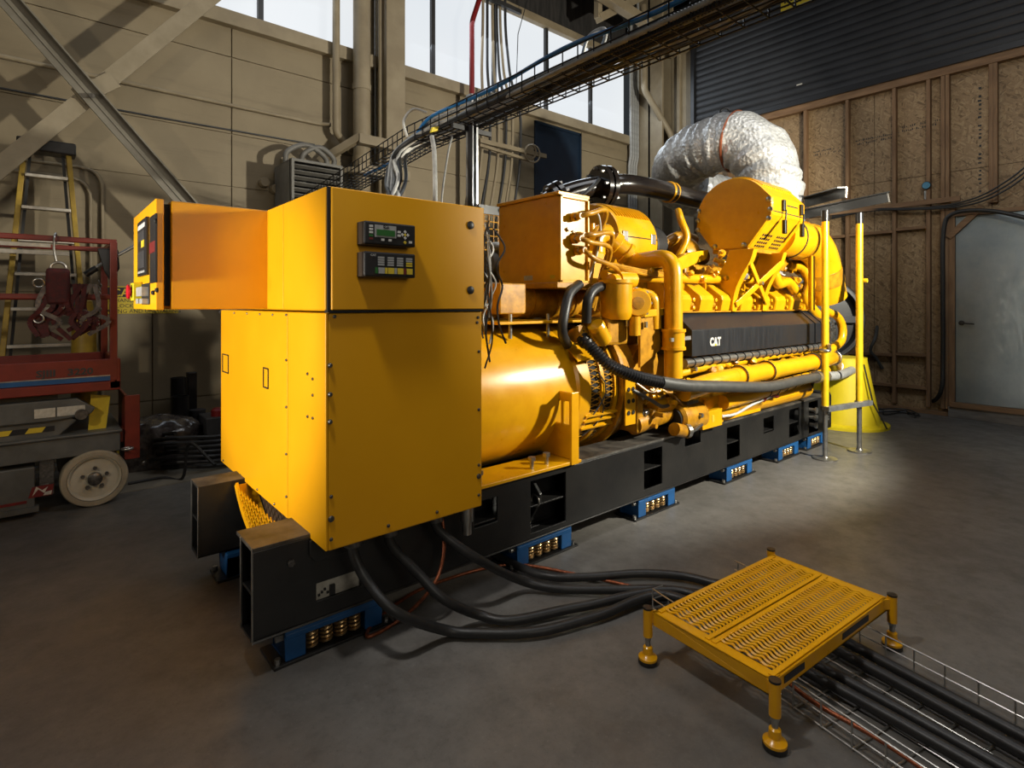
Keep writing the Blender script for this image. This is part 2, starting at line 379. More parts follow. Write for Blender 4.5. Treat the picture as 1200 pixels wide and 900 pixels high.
MB().box(-4, 8.4, WY-.04, WY+.1, 5.75, 5.87).build('trim_3', 'beige_steel', smooth=0, bev=.006, **st)
def clerestory(name, x0, x1, mulls):
    p = MB().box(x0, x1, WY+.05, WY+.07, 4.40, 5.77).build(name, 'pane', smooth=0, **st)
    for x in mulls: MB().box(x-.028, x+.028, WY+.0, WY+.05, 4.42, 5.75).build('mullion', 'dark_conduit', p, smooth=0)
clerestory('window_1', -4, 3.0, (-3.3, -2.25, -1.2, -.2, .78, 1.82))
clerestory('window_2', 3.5, 8.08, (4.0, 5.05, 6.1, 7.15))
MB().box(3.0, 3.5, WY+.03, WY+.12, 4.3, 5.9).build('trim_4', 'beige_steel', smooth=0, **st)
# pilaster between the windows, the steel column and return in the corner
a, b = at_y(453, 160, 6.0).x, at_y(475, 160, 6.0).x
MB().box(a, b, 6.0, 6.3, 0, 7).build('trim_5', 'beige_steel', smooth=0, bev=.008, **st)
MB().box(8.33, 8.68, 5.95, 6.0, 0, 7).box(8.33, 8.38, 5.7, 6.3, 0, 7).box(8.63, 8.68, 5.7, 6.0, 0, 7).build('trim_6', 'beige_steel', smooth=0, bev=.006, **st)
MB().box(8.62, 8.9, 5.26, 5.7, 0, 5.95).box(8.56, 8.62, 5.5, 5.56, 0, 5.9).box(8.54, 8.66, 5.3, 5.7, 5.78, 5.9).build('trim_7', 'beige_steel', smooth=0, bev=.006, **st)
MB().box(8.5, 8.7, 5.26, 5.75, 5.98, 6.4).build('trim_8', 'black_plastic', smooth=0, **st)
# dark shuttered opening high on the panelled wall
MB().box(5.86, 6.83, WY-.012, WY+.01, 1.9, 4.19).build('window_3', 'blue_shutter', smooth=0, **st)
MB().box(5.82, 5.86, WY-.03, WY+.01, 1.9, 4.22).box(6.83, 6.87, WY-.03, WY+.01, 1.9, 4.22).box(5.82, 6.87, WY-.03, WY+.01, 4.19, 4.23).build('trim_9', 'blue_shutter', smooth=0, **st)
# strand-board wall, its sheets and framing
w = MB()
for y0, y1 in ((-4, -1.1), (-1.1, .12), (.12, 1.32), (1.32, 2.55), (2.55, 3.77), (3.77, 5.24)):
    for z0, z1 in ((0, .62), (.62, 3.05), (3.05, 4.36)): w.box(WX, WX+.03, y0+.003, y1-.003, z0+.003, z1-.003)
w.box(WX+.03, WX+.15, -4, 5.24, 0, 4.36)
wr = w.build('wall_right', 'osb', smooth=0, **st)
sx = WX-.09
for y in (4.62, 4.0, 3.42, 2.86, 2.3, .75, .2, -.4, -1.0, -1.6):
    z1 = 4.25
    z0 = .09 if y > 1.7 else 2.75
    MB().box(sx, WX, y-.02, y+.02, z0, z1).build('stud', 'wood', wr, smooth=0, bev=.003)
for y, z0 in ((1.93, .09), (1.78, .09), (1.735, .09), (1.32, 2.6), (1.28, 2.6)):
    MB().box(sx, WX, y-.02, y+.02, z0, 4.25).build('stud', 'wood', wr, smooth=0, bev=.003)
MB().box(sx-.01, WX, -2, 5.2, 4.25, 4.36).build('top_plate', 'wood_h', wr, smooth=0, bev=.003)
MB().box(sx, WX, 1.72, 4.9, 0, .05).build('bottom_plate', 'wood_h', wr, smooth=0, bev=.003)
MB().box(sx-.05, sx-.012, 1.6, 3.3, 2.655, 2.72).build('ledger', 'wood_h', wr, smooth=0, bev=.003)
for y0, y1, z in ((1.95, 2.28, 2.36), (2.32, 2.84, 2.34), (2.88, 3.4, 2.33), (1.95, 2.28, .72), (2.32, 2.84, .70), (2.88, 3.4, .70), (3.44, 3.98, .70), (1.95, 2.84, .30), (2.88, 3.4, .3)):
    MB().box(sx+.01, WX, y0, y1, z, z+.04).build('blocking', 'wood_h', wr, smooth=0, bev=.003)
r_ = random.Random(3); w = MB()                            # mill stamps on the boards, too faint to read
for y0, z, n in ((3.35, 3.62, 9), (2.8, 3.66, 12), (2.25, 3.72, 11)):
    for row in range(2):
        for k in range(n*2):
            yy = y0-.02-k*.022
            if r_.random() < .8: w.box(WX-.0015, WX+.001, yy-.006-r_.random()*.008, yy, z-row*.05+k*.0, z-row*.05+.012+r_.random()*.018)
for k in range(26):
    if r_.random() < .7: w.box(WX-.0015, WX+.001, 1.42, 1.42+.02+r_.random()*.015, 2.75+k*.05, 2.765+k*.05+r_.random()*.018)
w.build('mill_stamp', 'black_plastic', wr, smooth=0)
# steel door with corner braces in a timber frame
d1 = MB().box(8.60, 8.645, -.2, 1.655, .19, 2.47).build('door_1', 'galv', smooth=0, bev=.004, **st)
MB().lathe((8.6, 1.595, 1.165), (-1, 0, 0), [(0, .03), (.008, .03), (.01, .014), (.04, .013)], 20).bar((8.565, 1.6, 1.165), (8.56, 1.47, 1.155), .016, .016).build('door_lever', 'black_plastic', d1)
MB().bar((8.59, .72, 2.2), (8.59, .98, 2.2), .03, .02).cyl((8.59, .98, 2.2), (8.59, 1.01, 2.2), .02).build('door_closer', 'steel', d1)
MB().box(8.57, 8.68, 1.655, 1.715, .13, 2.62).build('trim_10', 'wood', smooth=0, bev=.003, **st)
MB().box(8.57, 8.68, -.3, 1.655, 2.47, 2.52).build('trim_11', 'wood_h', smooth=0, bev=.003, **st)
for (p, q) in (((8.575, 1.72, 2.22), (8.575, 1.40, 2.56)), ((8.575, .98, 2.58), (8.575, .40, 2.20))):
    MB().bar(p, q, .07, .04, (1, 0, 0)).build('trim_12', 'wood_h', smooth=0, bev=.003, **st)
MB().box(8.55, 8.7, -2, 1.72, 0, .13).build('trim_13', 'wood_grey', smooth=0, bev=.004, **st)
MB().box(8.53, 8.7, -2, 1.70, .13, .19).build('trim_14', 'wood_h', smooth=0, bev=.004, **st)
# roller door above
w = MB(); zs = []; z = 4.42
while z < 7.1:
    for k in range(8): zs.append((z+.108*k/8, -.013*math.sin(PI*(k/8))**.6 if k else 0.0))
    z += .108
vs = [(8.585+dx, y, z) for y in (-3.9, 5.2) for z, dx in zs]; n = len(zs)
w.add(vs, [(i, i+1, n+i+1, n+i) for i in range(n-1)])
d2 = w.build('door_2', 'roller', smooth=25, **st)
MB().box(8.55, 8.63, -3.9, 5.2, 4.35, 4.43).build('bottom_bar', 'black_plastic', d2, smooth=0, bev=.004)
MB().box(8.53, 8.66, 5.2, 5.27, 3.6, 7.1).build('guide_rail', 'black_plastic', d2, smooth=0, bev=.004)
MB().box(8.68, 8.85, -4, 5.24, 4.36, 7.2).build('trim_15', 'dark_siding', smooth=0, **st)
p0, p1 = at_x(915, 14, 8.55), at_x(958, 0, 8.55)
sg = thing('warning_sign', 'small yellow warning sign hanging on the upper part of the black roller door', 'sign', (8.55, p0.y, p0.z))
MB().box(8.548, 8.556, p1.y-.1, p0.y, p0.z, p0.z+.21).build('sign_board', 'yellow_decal', sg, smooth=0)
w = MB()
for row in range(3):
    for k in range(12): w.box(8.5465, 8.5485, p0.y-.05-k*.045-.03, p0.y-.05-k*.045, p0.z+.04+row*.06, p0.z+.065+row*.06)
w.build('sign_print', 'black_plastic', sg, smooth=0)
MB().box(8.572, 8.578, 3.45, 3.53, 4.64, 4.66).build('door_label', 'white_decal', d2, smooth=0)
# ceiling, joists, the walls behind the lens
MB().box(-4, 9.2, -4, 6.6, 7.1, 7.3).build('ceiling', 'dark_siding', smooth=0, **st)
for i, y in enumerate((5.6, 4.9, 4.2, 3.5, 2.8, 2.1, 1.4)):
    MB().box(-4, 8.68, y-.05, y+.05, 6.85, 7.1).build('trim_16', 'wood', smooth=0, **st)
tr = MB()
tr.bar(at_y(696, -12, 5.4), at_y(764, 31, 5.4), .14, .14).build('trim_17', 'beige_steel', smooth=0, bev=.004, **st)
tr = MB(); q = at_y(701, 22, 5.55); tr.bar(q, q+Vector((0, 0, .9)), .09, .09); tr.bar(q, at_y(772, -14, 5.55), .12, .12)
tr.build('trim_18', 'beige_steel', smooth=0, bev=.004, **st)
MB().box(-4.15, -4, -4, 6.6, 0, 7.2).build('wall_back', 'wallpaint', smooth=0, **st)
MB().box(-4, 9.2, -4.15, -4, 0, 7.2).build('wall_front', 'wallpaint', smooth=0, **st)
MB().box(9.05, 9.2, -4, 6.6, 0, 7.2).build('trim_19', 'dark_siding', smooth=0, **st)

# ------------------------------------------------------------------ services on the walls
def pipe(name, label, cat, pts, r, mat, group=None, bend=.1, seg=14):
    return MB().tube(fillet(pts, bend), r, seg).build(name, mat, label=label, cat=cat, group=group)
x = at_y(424, 150, 6.1).x
t = thing('drain_pipe', 'thick beige vertical pipe beside the pilaster between the high windows', 'pipe', (x, 6.1, 0))
MB().cyl((x, 6.1, 0), (x, 6.1, 7.0), .1, seg=28).build('pipe_run', 'beige_steel', t)
for z in (3.05, 3.9, 5.0): MB().cyl((x, 6.1, z), (x, 6.1, z+.07), .108, seg=28).build('coupling', 'beige_steel', t)
b = MB(); p = at_y(415, 168, 6.0); q = at_y(456, 176, 5.9)
for zz in (3.22, 2.88): b.box(x-.13, x+.52, 5.88, 5.96, zz, zz+.11)
b.bar((x-.1, 5.92, 3.3), (x-.45, 6.25, 3.02), .08, .08).bar((x-.12, 5.92, 2.92), (x-.5, 6.25, 2.9), .08, .06)
b.build('pipe_bracket', 'beige_steel', t, bev=.004, smooth=0)
x = at_y(394, 80, 6.14).x
pipe('vent_pipe', 'slim beige pipe before the left high window, bent to the wall below', 'pipe', [(x, 6.14, 7), (x, 6.14, 3.36), (x+.18, 6.2, 3.22), (x+.3, 6.28, 3.2)], .042, 'beige_steel', bend=.05)
x = at_y(446, 100, 6.12).x
pipe('riser_pipe', 'thin beige riser pipe squeezed between the thick pipe and the pilaster', 'pipe', [(x, 6.12, 7), (x, 6.12, 2.2)], .032, 'beige_steel')
x = at_y(438, 40, 6.2).x
for k in range(3):
    pipe('wall_conduit', 'grey conduit running up behind the thin beige riser pipe', 'conduit', [(x+.03+.035*k, 6.22, 7), (x+.03+.035*k, 6.22, 4.0), (x+.02+.04*k, 6.2, 3.2)], .011, 'cable_grey', 'conduits beside the pilaster')
pipe('surface_conduit', 'beige conduit along the panelled wall above the ladder, ending at the slim pipe', 'conduit', [(-3.9, 6.27, 3.46), (2.45, 6.27, 3.46), (2.55, 6.2, 3.46)], .02, 'beige_steel')
pipe('air_line', 'thin dark line along the panelled wall just below the beige conduit', 'pipe', [(-3.9, 6.29, 3.2), (.9, 6.29, 3.2), (2.4, 6.29, 3.22)], .009, 'dark_conduit')
for i, (u, lab) in enumerate(((106, 'thin beige conduit curving down the wall right beside the yellow ladder'), (120, 'second thin beige conduit curving down the wall, farther right of the ladder'))):
    e = at_y(u, 225, 6.27)
    pipe('bent_conduit', lab, 'conduit', [(-.8, 6.27, 2.62-.1*(1-i)), (e.x, 6.27, 2.62-.1*(1-i)), (e.x, 6.27, .4)], .014, 'beige_steel', bend=.18)
for (u, v, lab) in ((311, 213, 'left round beige cap on the panelled wall, left of the grey heater'), (324, 221, 'right round beige cap on the panelled wall, touching the grey heater')):
    p = at_y(u, v, 6.2); pc = MB().lathe((p.x, WY+.03, p.z), (0, -1, 0), [(0, .05), (.12, .05), (.13, .046)], 24).build('round_disc', 'beige_steel', label=lab, cat='disc')
x0 = 8.1
for k in range(4):
    xx = x0+.065*k
    pipe('white_conduit', ('leftmost', 'second from left', 'third from left', 'rightmost')[k]+' pale vertical conduit at the right end of the high window', 'conduit', [(xx, 6.2, 7), (xx, 6.2, 4.05), (xx, 6.24, 3.9), (xx, 6.24, 0)], .026, 'cable_grey', 'pale conduits in the corner')
p = at_y(754, 60, 5.9); q = at_y(755, 105, 5.88); s2 = at_y(786, 158, 5.66)
pipe('corner_pipe', 'beige pipe that kinks diagonally across the corner column above the foil duct', 'pipe', [p+Vector((0, 0, .8)), q, s2, s2+Vector((.1, -.1, -.6))], .055, 'beige_steel', bend=.08)
# braces
def brace(p, q, w_, name, label, mat):
    d = (q-p); lo = p-d*(p.z/d.z) if True else p
    hi = p+d*((6.0-p.z)/d.z)
    m = MB().bar(lo, hi, w_, .016, (0, -1, 0))
    return m, lo, hi
p, q = at_y(8, 0, 5.6), at_y(214, 235, 5.6); m, lo, hi = brace(p, q, .13, '', '', '')
t = thing('diagonal_brace', 'grey diagonal steel brace falling to the right behind the yellow control box', 'brace', lo)
lo2, hi2 = lo, hi; d = (hi-lo).normalized(); sd = d.cross(Vector((0, -1, 0))).normalized()
m.build('flat_flange', 'grey_brace', t, smooth=0, bev=.002)
MB().bar(lo+sd*.06+Vector((0, -.04, 0)), hi+sd*.06+Vector((0, -.04, 0)), .012, .09, (0, -1, 0)).bar(lo+Vector((0, -.012, 0)), hi+Vector((0, -.012, 0)), .03, .012, (0, -1, 0)).build('edge_flange', 'grey_brace', t, smooth=0)
p, q = at_y(243, 0, 5.66), at_y(0, 196, 5.66); m, lo, hi = brace(p, q, .13, '', '', '')
t = thing('diagonal_brace', 'beige flat diagonal steel brace rising to the right in front of the ladder', 'brace', lo)
m.build('flat_bar', 'pale_steel', t, smooth=0, bev=.002)
c = at_y(113, 103, 5.63); MB().bar(c-Vector((.12, -.0, .1)), c+Vector((.12, 0, .1)), .13, .02, (0, -1, 0)).build('gusset', 'pale_steel', t, smooth=0)
MB().cyl(at_y(108, 112, 5.56), at_y(108, 112, 5.5), .02, seg=8).build('bolt', 'bolt', t)
# unit heater with its pipes
a = at_y(340, 192, 5.75); b = at_y(400, 206, 5.75)
hx0, hx1 = a.x, b.x; hz1 = 2.88; hz0 = 2.33
t = thing('unit_heater', 'grey louvred unit heater high on the panelled wall above the yellow cabinet', 'heater', ((hx0+hx1)/2, 5.75, hz0))
MB().plate((0, 5.74, 0), X1, Z1, [hx0, hx0+.03]+[hx1-.03, hx1], [hz0, hz0+.03, hz1-.03, hz1], lambda x, z: hx0+.03 < x < hx1-.03 and hz0+.03 < z < hz1-.03, .03).build('front_frame', 'heater', t, smooth=0, bev=.004)
MB().box(hx0, hx1, 5.76, 6.2, hz1-.012, hz1).box(hx0, hx1, 5.76, 6.2, hz0, hz0+.012).box(hx0, hx0+.012, 5.76, 6.2, hz0, hz1).box(hx1-.012, hx1, 5.76, 6.2, hz0, hz1).box(hx0, hx1, 6.18, 6.24, hz0, hz1).build('casing', 'heater', t, smooth=0, bev=.003)
m = MB()
for k in range(8):
    zz = hz0+.06+k*(hz1-hz0-.1)/7.5
    m.bar((hx0+.02, 5.74, zz), (hx1-.02, 5.74, zz), .05, .012, (0, .5, 1))
m.build('louvre_blades', 'heater', t, smooth=0)
m = MB(); c = Vector(((hx0+hx1)/2+.02, 5.95, (hz0+hz1)/2)); m.cyl(c+Y1*.03, c-Y1*.05, .05)
for k in range(4):
    t_ = k*PI/2; dv = Vector((math.cos(t_), 0, math.sin(t_))); m.bar(c+dv*.04, c+dv*.2, .11, .012, (0, .9, .4))
m.build('fan', 'black_plastic', t, smooth=0)
MB().torus((c.x, 5.86, c.z), (0, 1, 0), .22, .018, 36, 8).build('fan_ring', 'black_plastic', t)
for dx, lab in ((.0, 0), (.14, 1)):
    MB().tube(curve_pts([(hx1-.52+dx*1.2, 5.95, hz1-.01), (hx1-.5+dx*1.2, 5.95, hz1+.12), (hx1-.3+dx, 5.95, hz1+.22), (hx1-.1+dx*.7, 5.95, hz1+.12), (hx1-.08+dx*.4, 5.95, hz1-.01)], 8), .028).build('pipe_loop', 'heater', t)
MB().bar((hx0+.1, 6.1, hz1), (hx0+.1, WY, hz1+.1), .04, .04).bar((hx1-.1, 6.1, hz1), (hx1-.1, WY, hz1+.1), .04, .04).build('wall_bracket', 'beige_steel', t, smooth=0)
# conduits dropping in front of the window
base = [at_y(u, 60, 6.08).x for u in (566, 571, 577, 582, 586, 592)]
for k, xx in enumerate(base):
    m = MB(); pts = [(xx, 6.08, 7.0), (xx, 6.08, 5.3), (xx+.1*(k-1)*.25, 6.08, 4.6), (xx+.06*k, 6.08, 4.2), (xx+.06*k, 6.1, 3.4), (xx+.02*k-.3+.05*k, 6.15, 1.9), (xx+.02*k-.3+.05*k, 6.15, 0)]
    m.tube(fillet(pts, .25), .02, 10).build('electrical_conduit', 'dark_conduit' if k % 2 else 'beige_steel', label='slim conduit in the fan of conduits dropping past the right high window', cat='conduit', group='conduits past the window')
t = thing('strut_rail', 'dark strut rail clamping the conduits in front of the high window', 'bracket', (base[0]-.1, 6.0, 5.5))
MB().bar((base[0]-.2, 6.03, 5.62), (base[-1]+.25, 6.03, 5.62), .05, .06).build('rail', 'dark_conduit', t, smooth=0)
t = thing('strut_rail', 'beige strut rail across the conduits on the wall below the high window', 'bracket', (base[0]-.1, 6.0, 3.6))
MB().bar((base[0]-.1, 6.03, 3.62), (base[-1]+.75, 6.03, 3.62), .05, .06).bar((base[0]-.1, 6.03, 3.56), (base[-1]+.5, 6.03, 3.5), .04, .04).build('rail', 'beige_steel', t, smooth=0)
MB().torus((base[-1]+.42, 6.0, 3.62), (0, 1, .2), .1, .014).torus((base[-1]+.44, 5.985, 3.6), (.2, 1, 0), .13, .012).build('cable_coil', 'beige_steel', label='small coil of beige cable hung on the strut rail below the high window', cat='cable')
pipe('sprinkler_pipe', 'dark red pipe bending down in front of the right high window', 'pipe', [at_y(566, -14, 6.0), at_y(553, 26, 6.0), at_y(553, 95, 6.0), Vector((at_y(553, 95, 6.0).x, 6.0, 0))], .035, 'red_pipe', bend=.08)
x = at_y(607, 40, 6.1).x
pipe('thin_cable', 'thin grey cable zigzagging down the right high window', 'cable', [at_y(618, 0, 6.1), at_y(607, 40, 6.1), at_y(605, 100, 6.1)], .006, 'dark_conduit', bend=.02)
# gauge and black feed hose on the strand board
p = at_x(1085, 217, 8.55)
t = thing('pressure_gauge', 'small round blue-faced gauge on the strand board left of the steel door', 'gauge', (8.55, p.y, p.z))
MB().lathe((8.62, p.y, p.z), (-1, 0, 0), [(0, .05), (.05, .05), (.055, .045)], 24).build('gauge_case', 'black_plastic', t)
MB().lathe((8.566, p.y, p.z), (-1, 0, 0), [(0, .042), (.004, .042)], 24).build('gauge_face', 'lens_blue', t)
MB().box(8.60, 8.68, p.y-.03, p.y+.03, p.z-.17, p.z-.06).cyl((8.62, p.y, p.z-.08), (8.62, p.y, p.z+.01), .014).build('valve_body', 'steel', t, bev=.004)
m = MB(); m.tube(curve_pts([at_x(1214, 258, 8.42), at_x(1160, 247, 8.47), at_x(1118, 250, 8.5), at_x(1106, 270, 8.52), at_x(1105, 340, 8.53), at_x(1105, 420, 8.53), at_x(1102, 460, 8.5), at_z(1085, 473, .1), at_z(1050, 476, .03), at_z(1010, 474, .03)], 8), .024, 10)
m.build('feed_hose', 'rubber', label='thick black hose rounding the steel door top and dropping to the floor', cat='hose')
for k in range(3):
    MB().tube(curve_pts([at_x(1220, 180+6*k, 8.35), at_x(1180, 212+5*k, 8.45), at_x(1140, 233+3*k, 8.5), at_x(1090, 243+1*k, 8.53), at_x(1020, 245+k, 8.55), at_x(975, 252+2*k, 8.55)], 8), .010, 8).build('black_cable', 'rubber', label='thin black cable sagging in over the steel door and along the timber ledger', cat='cable', group='cables over the steel door')
rr = random.Random(5)
for k in range(4):
    pts = []
    for j in range(9):
        pts.append(Vector((8.05+rr.random()*.4, 1.9+j*.11+rr.random()*.06, .012+.012*k)))
    MB().tube(curve_pts(pts, 5), .008, 6).build('floor_cable', 'dark_conduit', label='thin dark cable lying loose on the floor at the foot of the strand-board wall', cat='cable', group='loose cables by the strand board')
# ================================================================== THE GENERATOR SET
GY = 2.72
G = thing('generator_set', 'big yellow diesel generator set on a black steel skid filling the middle of the hall', 'generator', (3.3, GY, .13))
YN, YI, YF0, YF1 = 2.184, 2.341, 3.10, 3.264              # near beam faces, far beam faces
ZB, ZT = .135, .49
XF, XE = .60, 6.0
def px_rect(u0, v0, u1, v1, Y=YN):
    a, b = at_y(u0, v0, Y), at_y(u1, v1, Y)
    return (a.x, b.x)
holes = []
def hole(u0, u1, z0, z1):
    holes.append((at_y(u0, 500, YN).x, at_y(u1, 500, YN).x, z0, z1))
hole(371, 423, .215, .285); hole(556, 583, .30, .425); hole(622, 663, .175, .452); hole(755, 776, .19, .44)
hole(803, 821, .39, .4899); hole(852, 867, .19, .44); hole(895, 907, .30, .43); hole(925, 937, .19, .44); hole(948, 959, .16, .46)
xs = [XF, XE]+[h[0] for h in holes]+[h[1] for h in holes]; zs = [ZB+.012, ZT-.012]+[h[2] for h in holes]+[min(h[3], ZT-.012) for h in holes]
near = MB().plate((0, YN, 0), X1, Z1, xs, zs, lambda x, z: any(h[0] < x < h[1] and h[2] < z < h[3] for h in holes), -.012)
near.box(XF, XE, YI-.012, YI, ZB+.012, ZT-.012).box(XF, XE, YN, YI, ZB, ZB+.012).box(XF+.004, XE, YN+.012, YI-.012, .305, .315)
rail = near.build('skid_rail', 'black_steel', G, smooth=0, bev=.003)
MB().box(XF, XE, YN, YI+.06, ZT-.012, ZT+.002).build('top_flange', 'dusty_steel', rail, smooth=0, bev=.002)
MB().box(1.66, 3.6, YN-.002, YN+.006, ZT-.008, ZT+.004).build('ground_edge', 'raw_edge', rail, smooth=0)
MB().plate((0, YN, 0), X1, Z1, [XF-.001, XF+.004], [ZB, ZT], lambda x, z: False, -.012).box(XF-.002, XF+.003, YI-.012, YI, ZB, ZT).build('tube_end_edge', 'raw_edge', rail, smooth=0)
h = holes[0]
MB().box(h[0]-.01, h[1]+.01, YN+.02, YN+.03, h[2]-.03, h[3]+.03).build('pocket_plate', 'white_decal', rail, smooth=0, label='pale plate seen through the slot in the skid rail')  # pale plate stands in for the lit inside of the rail
m = MB(); a = h[0]+.06; m.box(a, a+.02, YN+.006, YN+.02, h[2], h[3]-.03)
for k in range(5): m.box(h[0]+.012+.012*k, h[0]+.02+.012*k, YN+.012, YN+.02, h[2]+.01+.008*(k % 3), h[2]+.018+.008*(k % 3))
m.build('pocket_latch', 'black_plastic', rail, smooth=0)
h = holes[2]                                              # lifting lug inside the tall pocket
MB().box(h[0], h[1], YI-.02, YI-.013, h[2], h[3]).build('pocket_back', 'dark_hole', rail, smooth=0)
lx = h[0]+.07
lug = MB().prism([(0, .26), (-.05, .26), (-.13, .18), (-.125, .13), (-.03, -.01), (0, -.01)], (lx, YI-.02, .185), Y1, Z1, .022)
lug.build('lifting_lug', 'black_steel', rail, smooth=0, bev=.004)
MB().torus((lx-.0, YI-.115, .325), (1, 0, 0), .03, .007).build('lug_eye', 'raw_edge', rail)
far = MB().box(XF, XE, YF0, YF0+.012, ZB, ZT).box(XF, XE, YF1-.012, YF1, ZB, ZT).box(XF, XE, YF0, YF1, ZB, ZB+.012).box(XF, XE, YF0, YF1, ZT-.012, ZT).box(XF+.004, XE, YF0+.012, YF1-.012, .305, .315)
frail = far.build('skid_rail', 'black_steel', G, smooth=0, bev=.003)
MB().box(XF-.001, XF+.004, YF0, YF0+.012, ZB, ZT).box(XF-.001, XF+.004, YF1-.012, YF1, ZB, ZT).build('tube_end_edge', 'raw_edge', frail, smooth=0)
MB().box(XF, .9, YF0, YF1, ZT, ZT+.002).build('top_flange', 'dusty_steel', frail, smooth=0)
for x in (1.25, 2.4, 3.5, 4.5, 5.4): MB().box(x, x+.12, YI, YF0, ZB+.02, ZT-.08).build('cross_member', 'black_steel', G, smooth=0, bev=.004)
# cabinet feet on the rails, bolts, far end panel
MB().prism([(-.03, .018), (.20, .018), (.20, -.02), (.16, -.07), (-.01, -.07), (-.03, -.04)], (.84, YN-.002, .45), X1, Z1, .012).build('foot_bracket', 'black_steel', G, smooth=0, bev=.003)
MB().box(.83, .95, YF0, YF1, ZT-.03, .475).build('foot_bracket', 'black_steel', G, smooth=0, bev=.004)
for x, z in ((.88, .455), (.99, .415), (.74, .40)): MB().lathe((x, YN, z), (0, -1, 0), [(0, .014), (.012, .014), (.013, .01)], 6).build('bolt', 'bolt', G, smooth=0)
for z in (.25, .32, .39): MB().cyl((5.60, YN+.02, z), (5.60, YN-.05, z), .018).cyl((5.60, YN-.05, z), (5.60, YN-.065, z), .03, seg=8).build('stub_bolt', 'steel', G)
ep = MB().prism([(0, 0), (.17, 0), (.17, .33), (.13, .37), (.02, .37), (0, .35)], (6.02, YN+.02, .135), X1, Z1, -.5).build('end_panel', 'black_plastic', G, smooth=0, bev=.006)
MB().text('CATERPILLAR', (6.085, YN+.018, .475), (0, 0, -1), (1, 0, 0), .043).build('panel_lettering', 'white_decal', ep, smooth=0, label='white lettering running down the black end panel')

# ---- control cabinet: lower enclosure
CX0, CX1, CY0, CY1, CZ0, CZ1 = .82, 1.55, 2.03, 3.60, .47, 1.37
low = MB().box(CX0+.006, CX1, CY0, CY1, CZ0, CZ1-.004).build('lower_enclosure', 'cabinet', G, smooth=0, bev=.006)
sy = at_x(338, 480, CX0).y
MB().box(CX0-.004, CX0+.006, sy+.003, CY1-.002, CZ0+.002, CZ1-.006).build('front_door', 'cabinet', low, smooth=0, bev=.003)
MB().box(CX0-.004, CX0+.006, CY0+.001, sy-.003, CZ0+.002, CZ1-.006).build('front_cover', 'cabinet', low, smooth=0, bev=.003)
def frame_ring(u0, u1, v0, v1):
    a, b = at_x(u0, v0, CX0), at_x(u1, v1, CX0)
    m = MB(); t = .006; y0, y1, z0, z1 = b.y, a.y, b.z, a.z
    for q in ((y0, y1, z0, z0+t), (y0, y1, z1-t, z1), (y0, y0+t, z0, z1), (y1-t, y1, z0, z1)): m.box(CX0-.008, CX0-.003, *q)
    m.build('recessed_pull', 'dark_hole', low, smooth=0)
frame_ring(262, 269, 414, 438); frame_ring(310, 316, 430, 456)
def screw(p, axis, r=.009, mat='bolt', par=None, h=.006):
    MB().lathe(p, axis, [(0, r), (h*.6, r), (h, r*.6)], 12).build('screw', mat, par or low)
for v in (372, 425, 480, 535, 585): screw(at_x(336, v-3, CX0-.004), (-1, 0, 0), .006)
for u in (258, 275, 290, 305, 320): p = at_x(u, 368, CX0-.004); screw((p.x, p.y, CZ1-.02), (-1, 0, 0), .006)
for k in range(4): p = at_x(262+k*20, 500, CX0-.004); screw((p.x, p.y, CZ0+.02), (-1, 0, 0), .006)
for u, v in ((388, 428), (388, 462), (388, 494)):
    p = at_y(u, v, CY0); screw(p-Vector((.005, 0, 0)), (0, -1, 0), .009, 'bolt', low, .012)
for u, v in ((367, 448), (367, 467), (367, 494), (361, 442), (361, 492)): screw(at_x(u, v-4, CX0-.004), (-1, 0, 0), .006)
for u, v in ((392, 371), (388, 582), (388, 608), (388, 632), (560, 372), (559, 378), (561, 412), (561, 480), (561, 545), (561, 558), (561, 580), (455, 616), (512, 600)):
    screw(at_y(u, v, CY0), (0, -1, 0), .007 if v not in (608, 558) else .012, 'bolt')
# cable glands under the cabinet
for x, y in ((.95, 2.09), (1.11, 2.09), (1.335, 2.09), (1.38, 2.14)): MB().cyl((x, y, CZ0), (x, y, CZ0-.03), .035).build('cable_gland', 'bolt', low)
MB().cyl((1.50, 2.08, CZ0), (1.50, 2.08, .40), .03).cyl((1.50, 2.08, .40), (1.50, 2.08, .34), .022).build('drain_spout', 'steel', low)
# ---- upper enclosure
UY1 = 2.78; UZ1 = 1.843
up = MB().box(CX0+.006, CX1, CY0+.004, UY1+.6, CZ1+.002, UZ1).build('upper_enclosure', 'cabinet', G, smooth=0, bev=.005)
MB().box(CX0-.004, CX0+.006, CY0+.004, at_x(333, 300, CX0).y-.002, CZ1+.006, UZ1-.004).build('front_panel', 'cabinet', up, smooth=0, bev=.003)
MB().box(CX0-.004, CX0+.006, at_x(333, 300, CX0).y+.002, UY1, CZ1+.006, UZ1-.004).build('front_panel', 'cabinet', up, smooth=0, bev=.003)
dr = MB().box(CX0+.014, CX1+.002, CY0-.014, CY0+.004, CZ1+.006, UZ1-.004).build('side_door', 'cabinet', up, smooth=0, bev=.004)
MB().box(CX0+.002, CX0+.014, CY0-.004, CY0+.01, CZ1+.006, UZ1-.004).build('door_gap', 'dark_hole', up, smooth=0)
for v in (264, 340): p = at_y(551, v, CY0-.014); MB().lathe(p, (0, -1, 0), [(0, .018), (.006, .018), (.008, .012)], 20).build('quarter_turn_latch', 'black_plastic', dr)
MB().box(CX0, CX1, CY0-.012, CY0+.02, CZ1-.004, CZ1+.006).build('joint_seal', 'dark_hole', up, smooth=0)
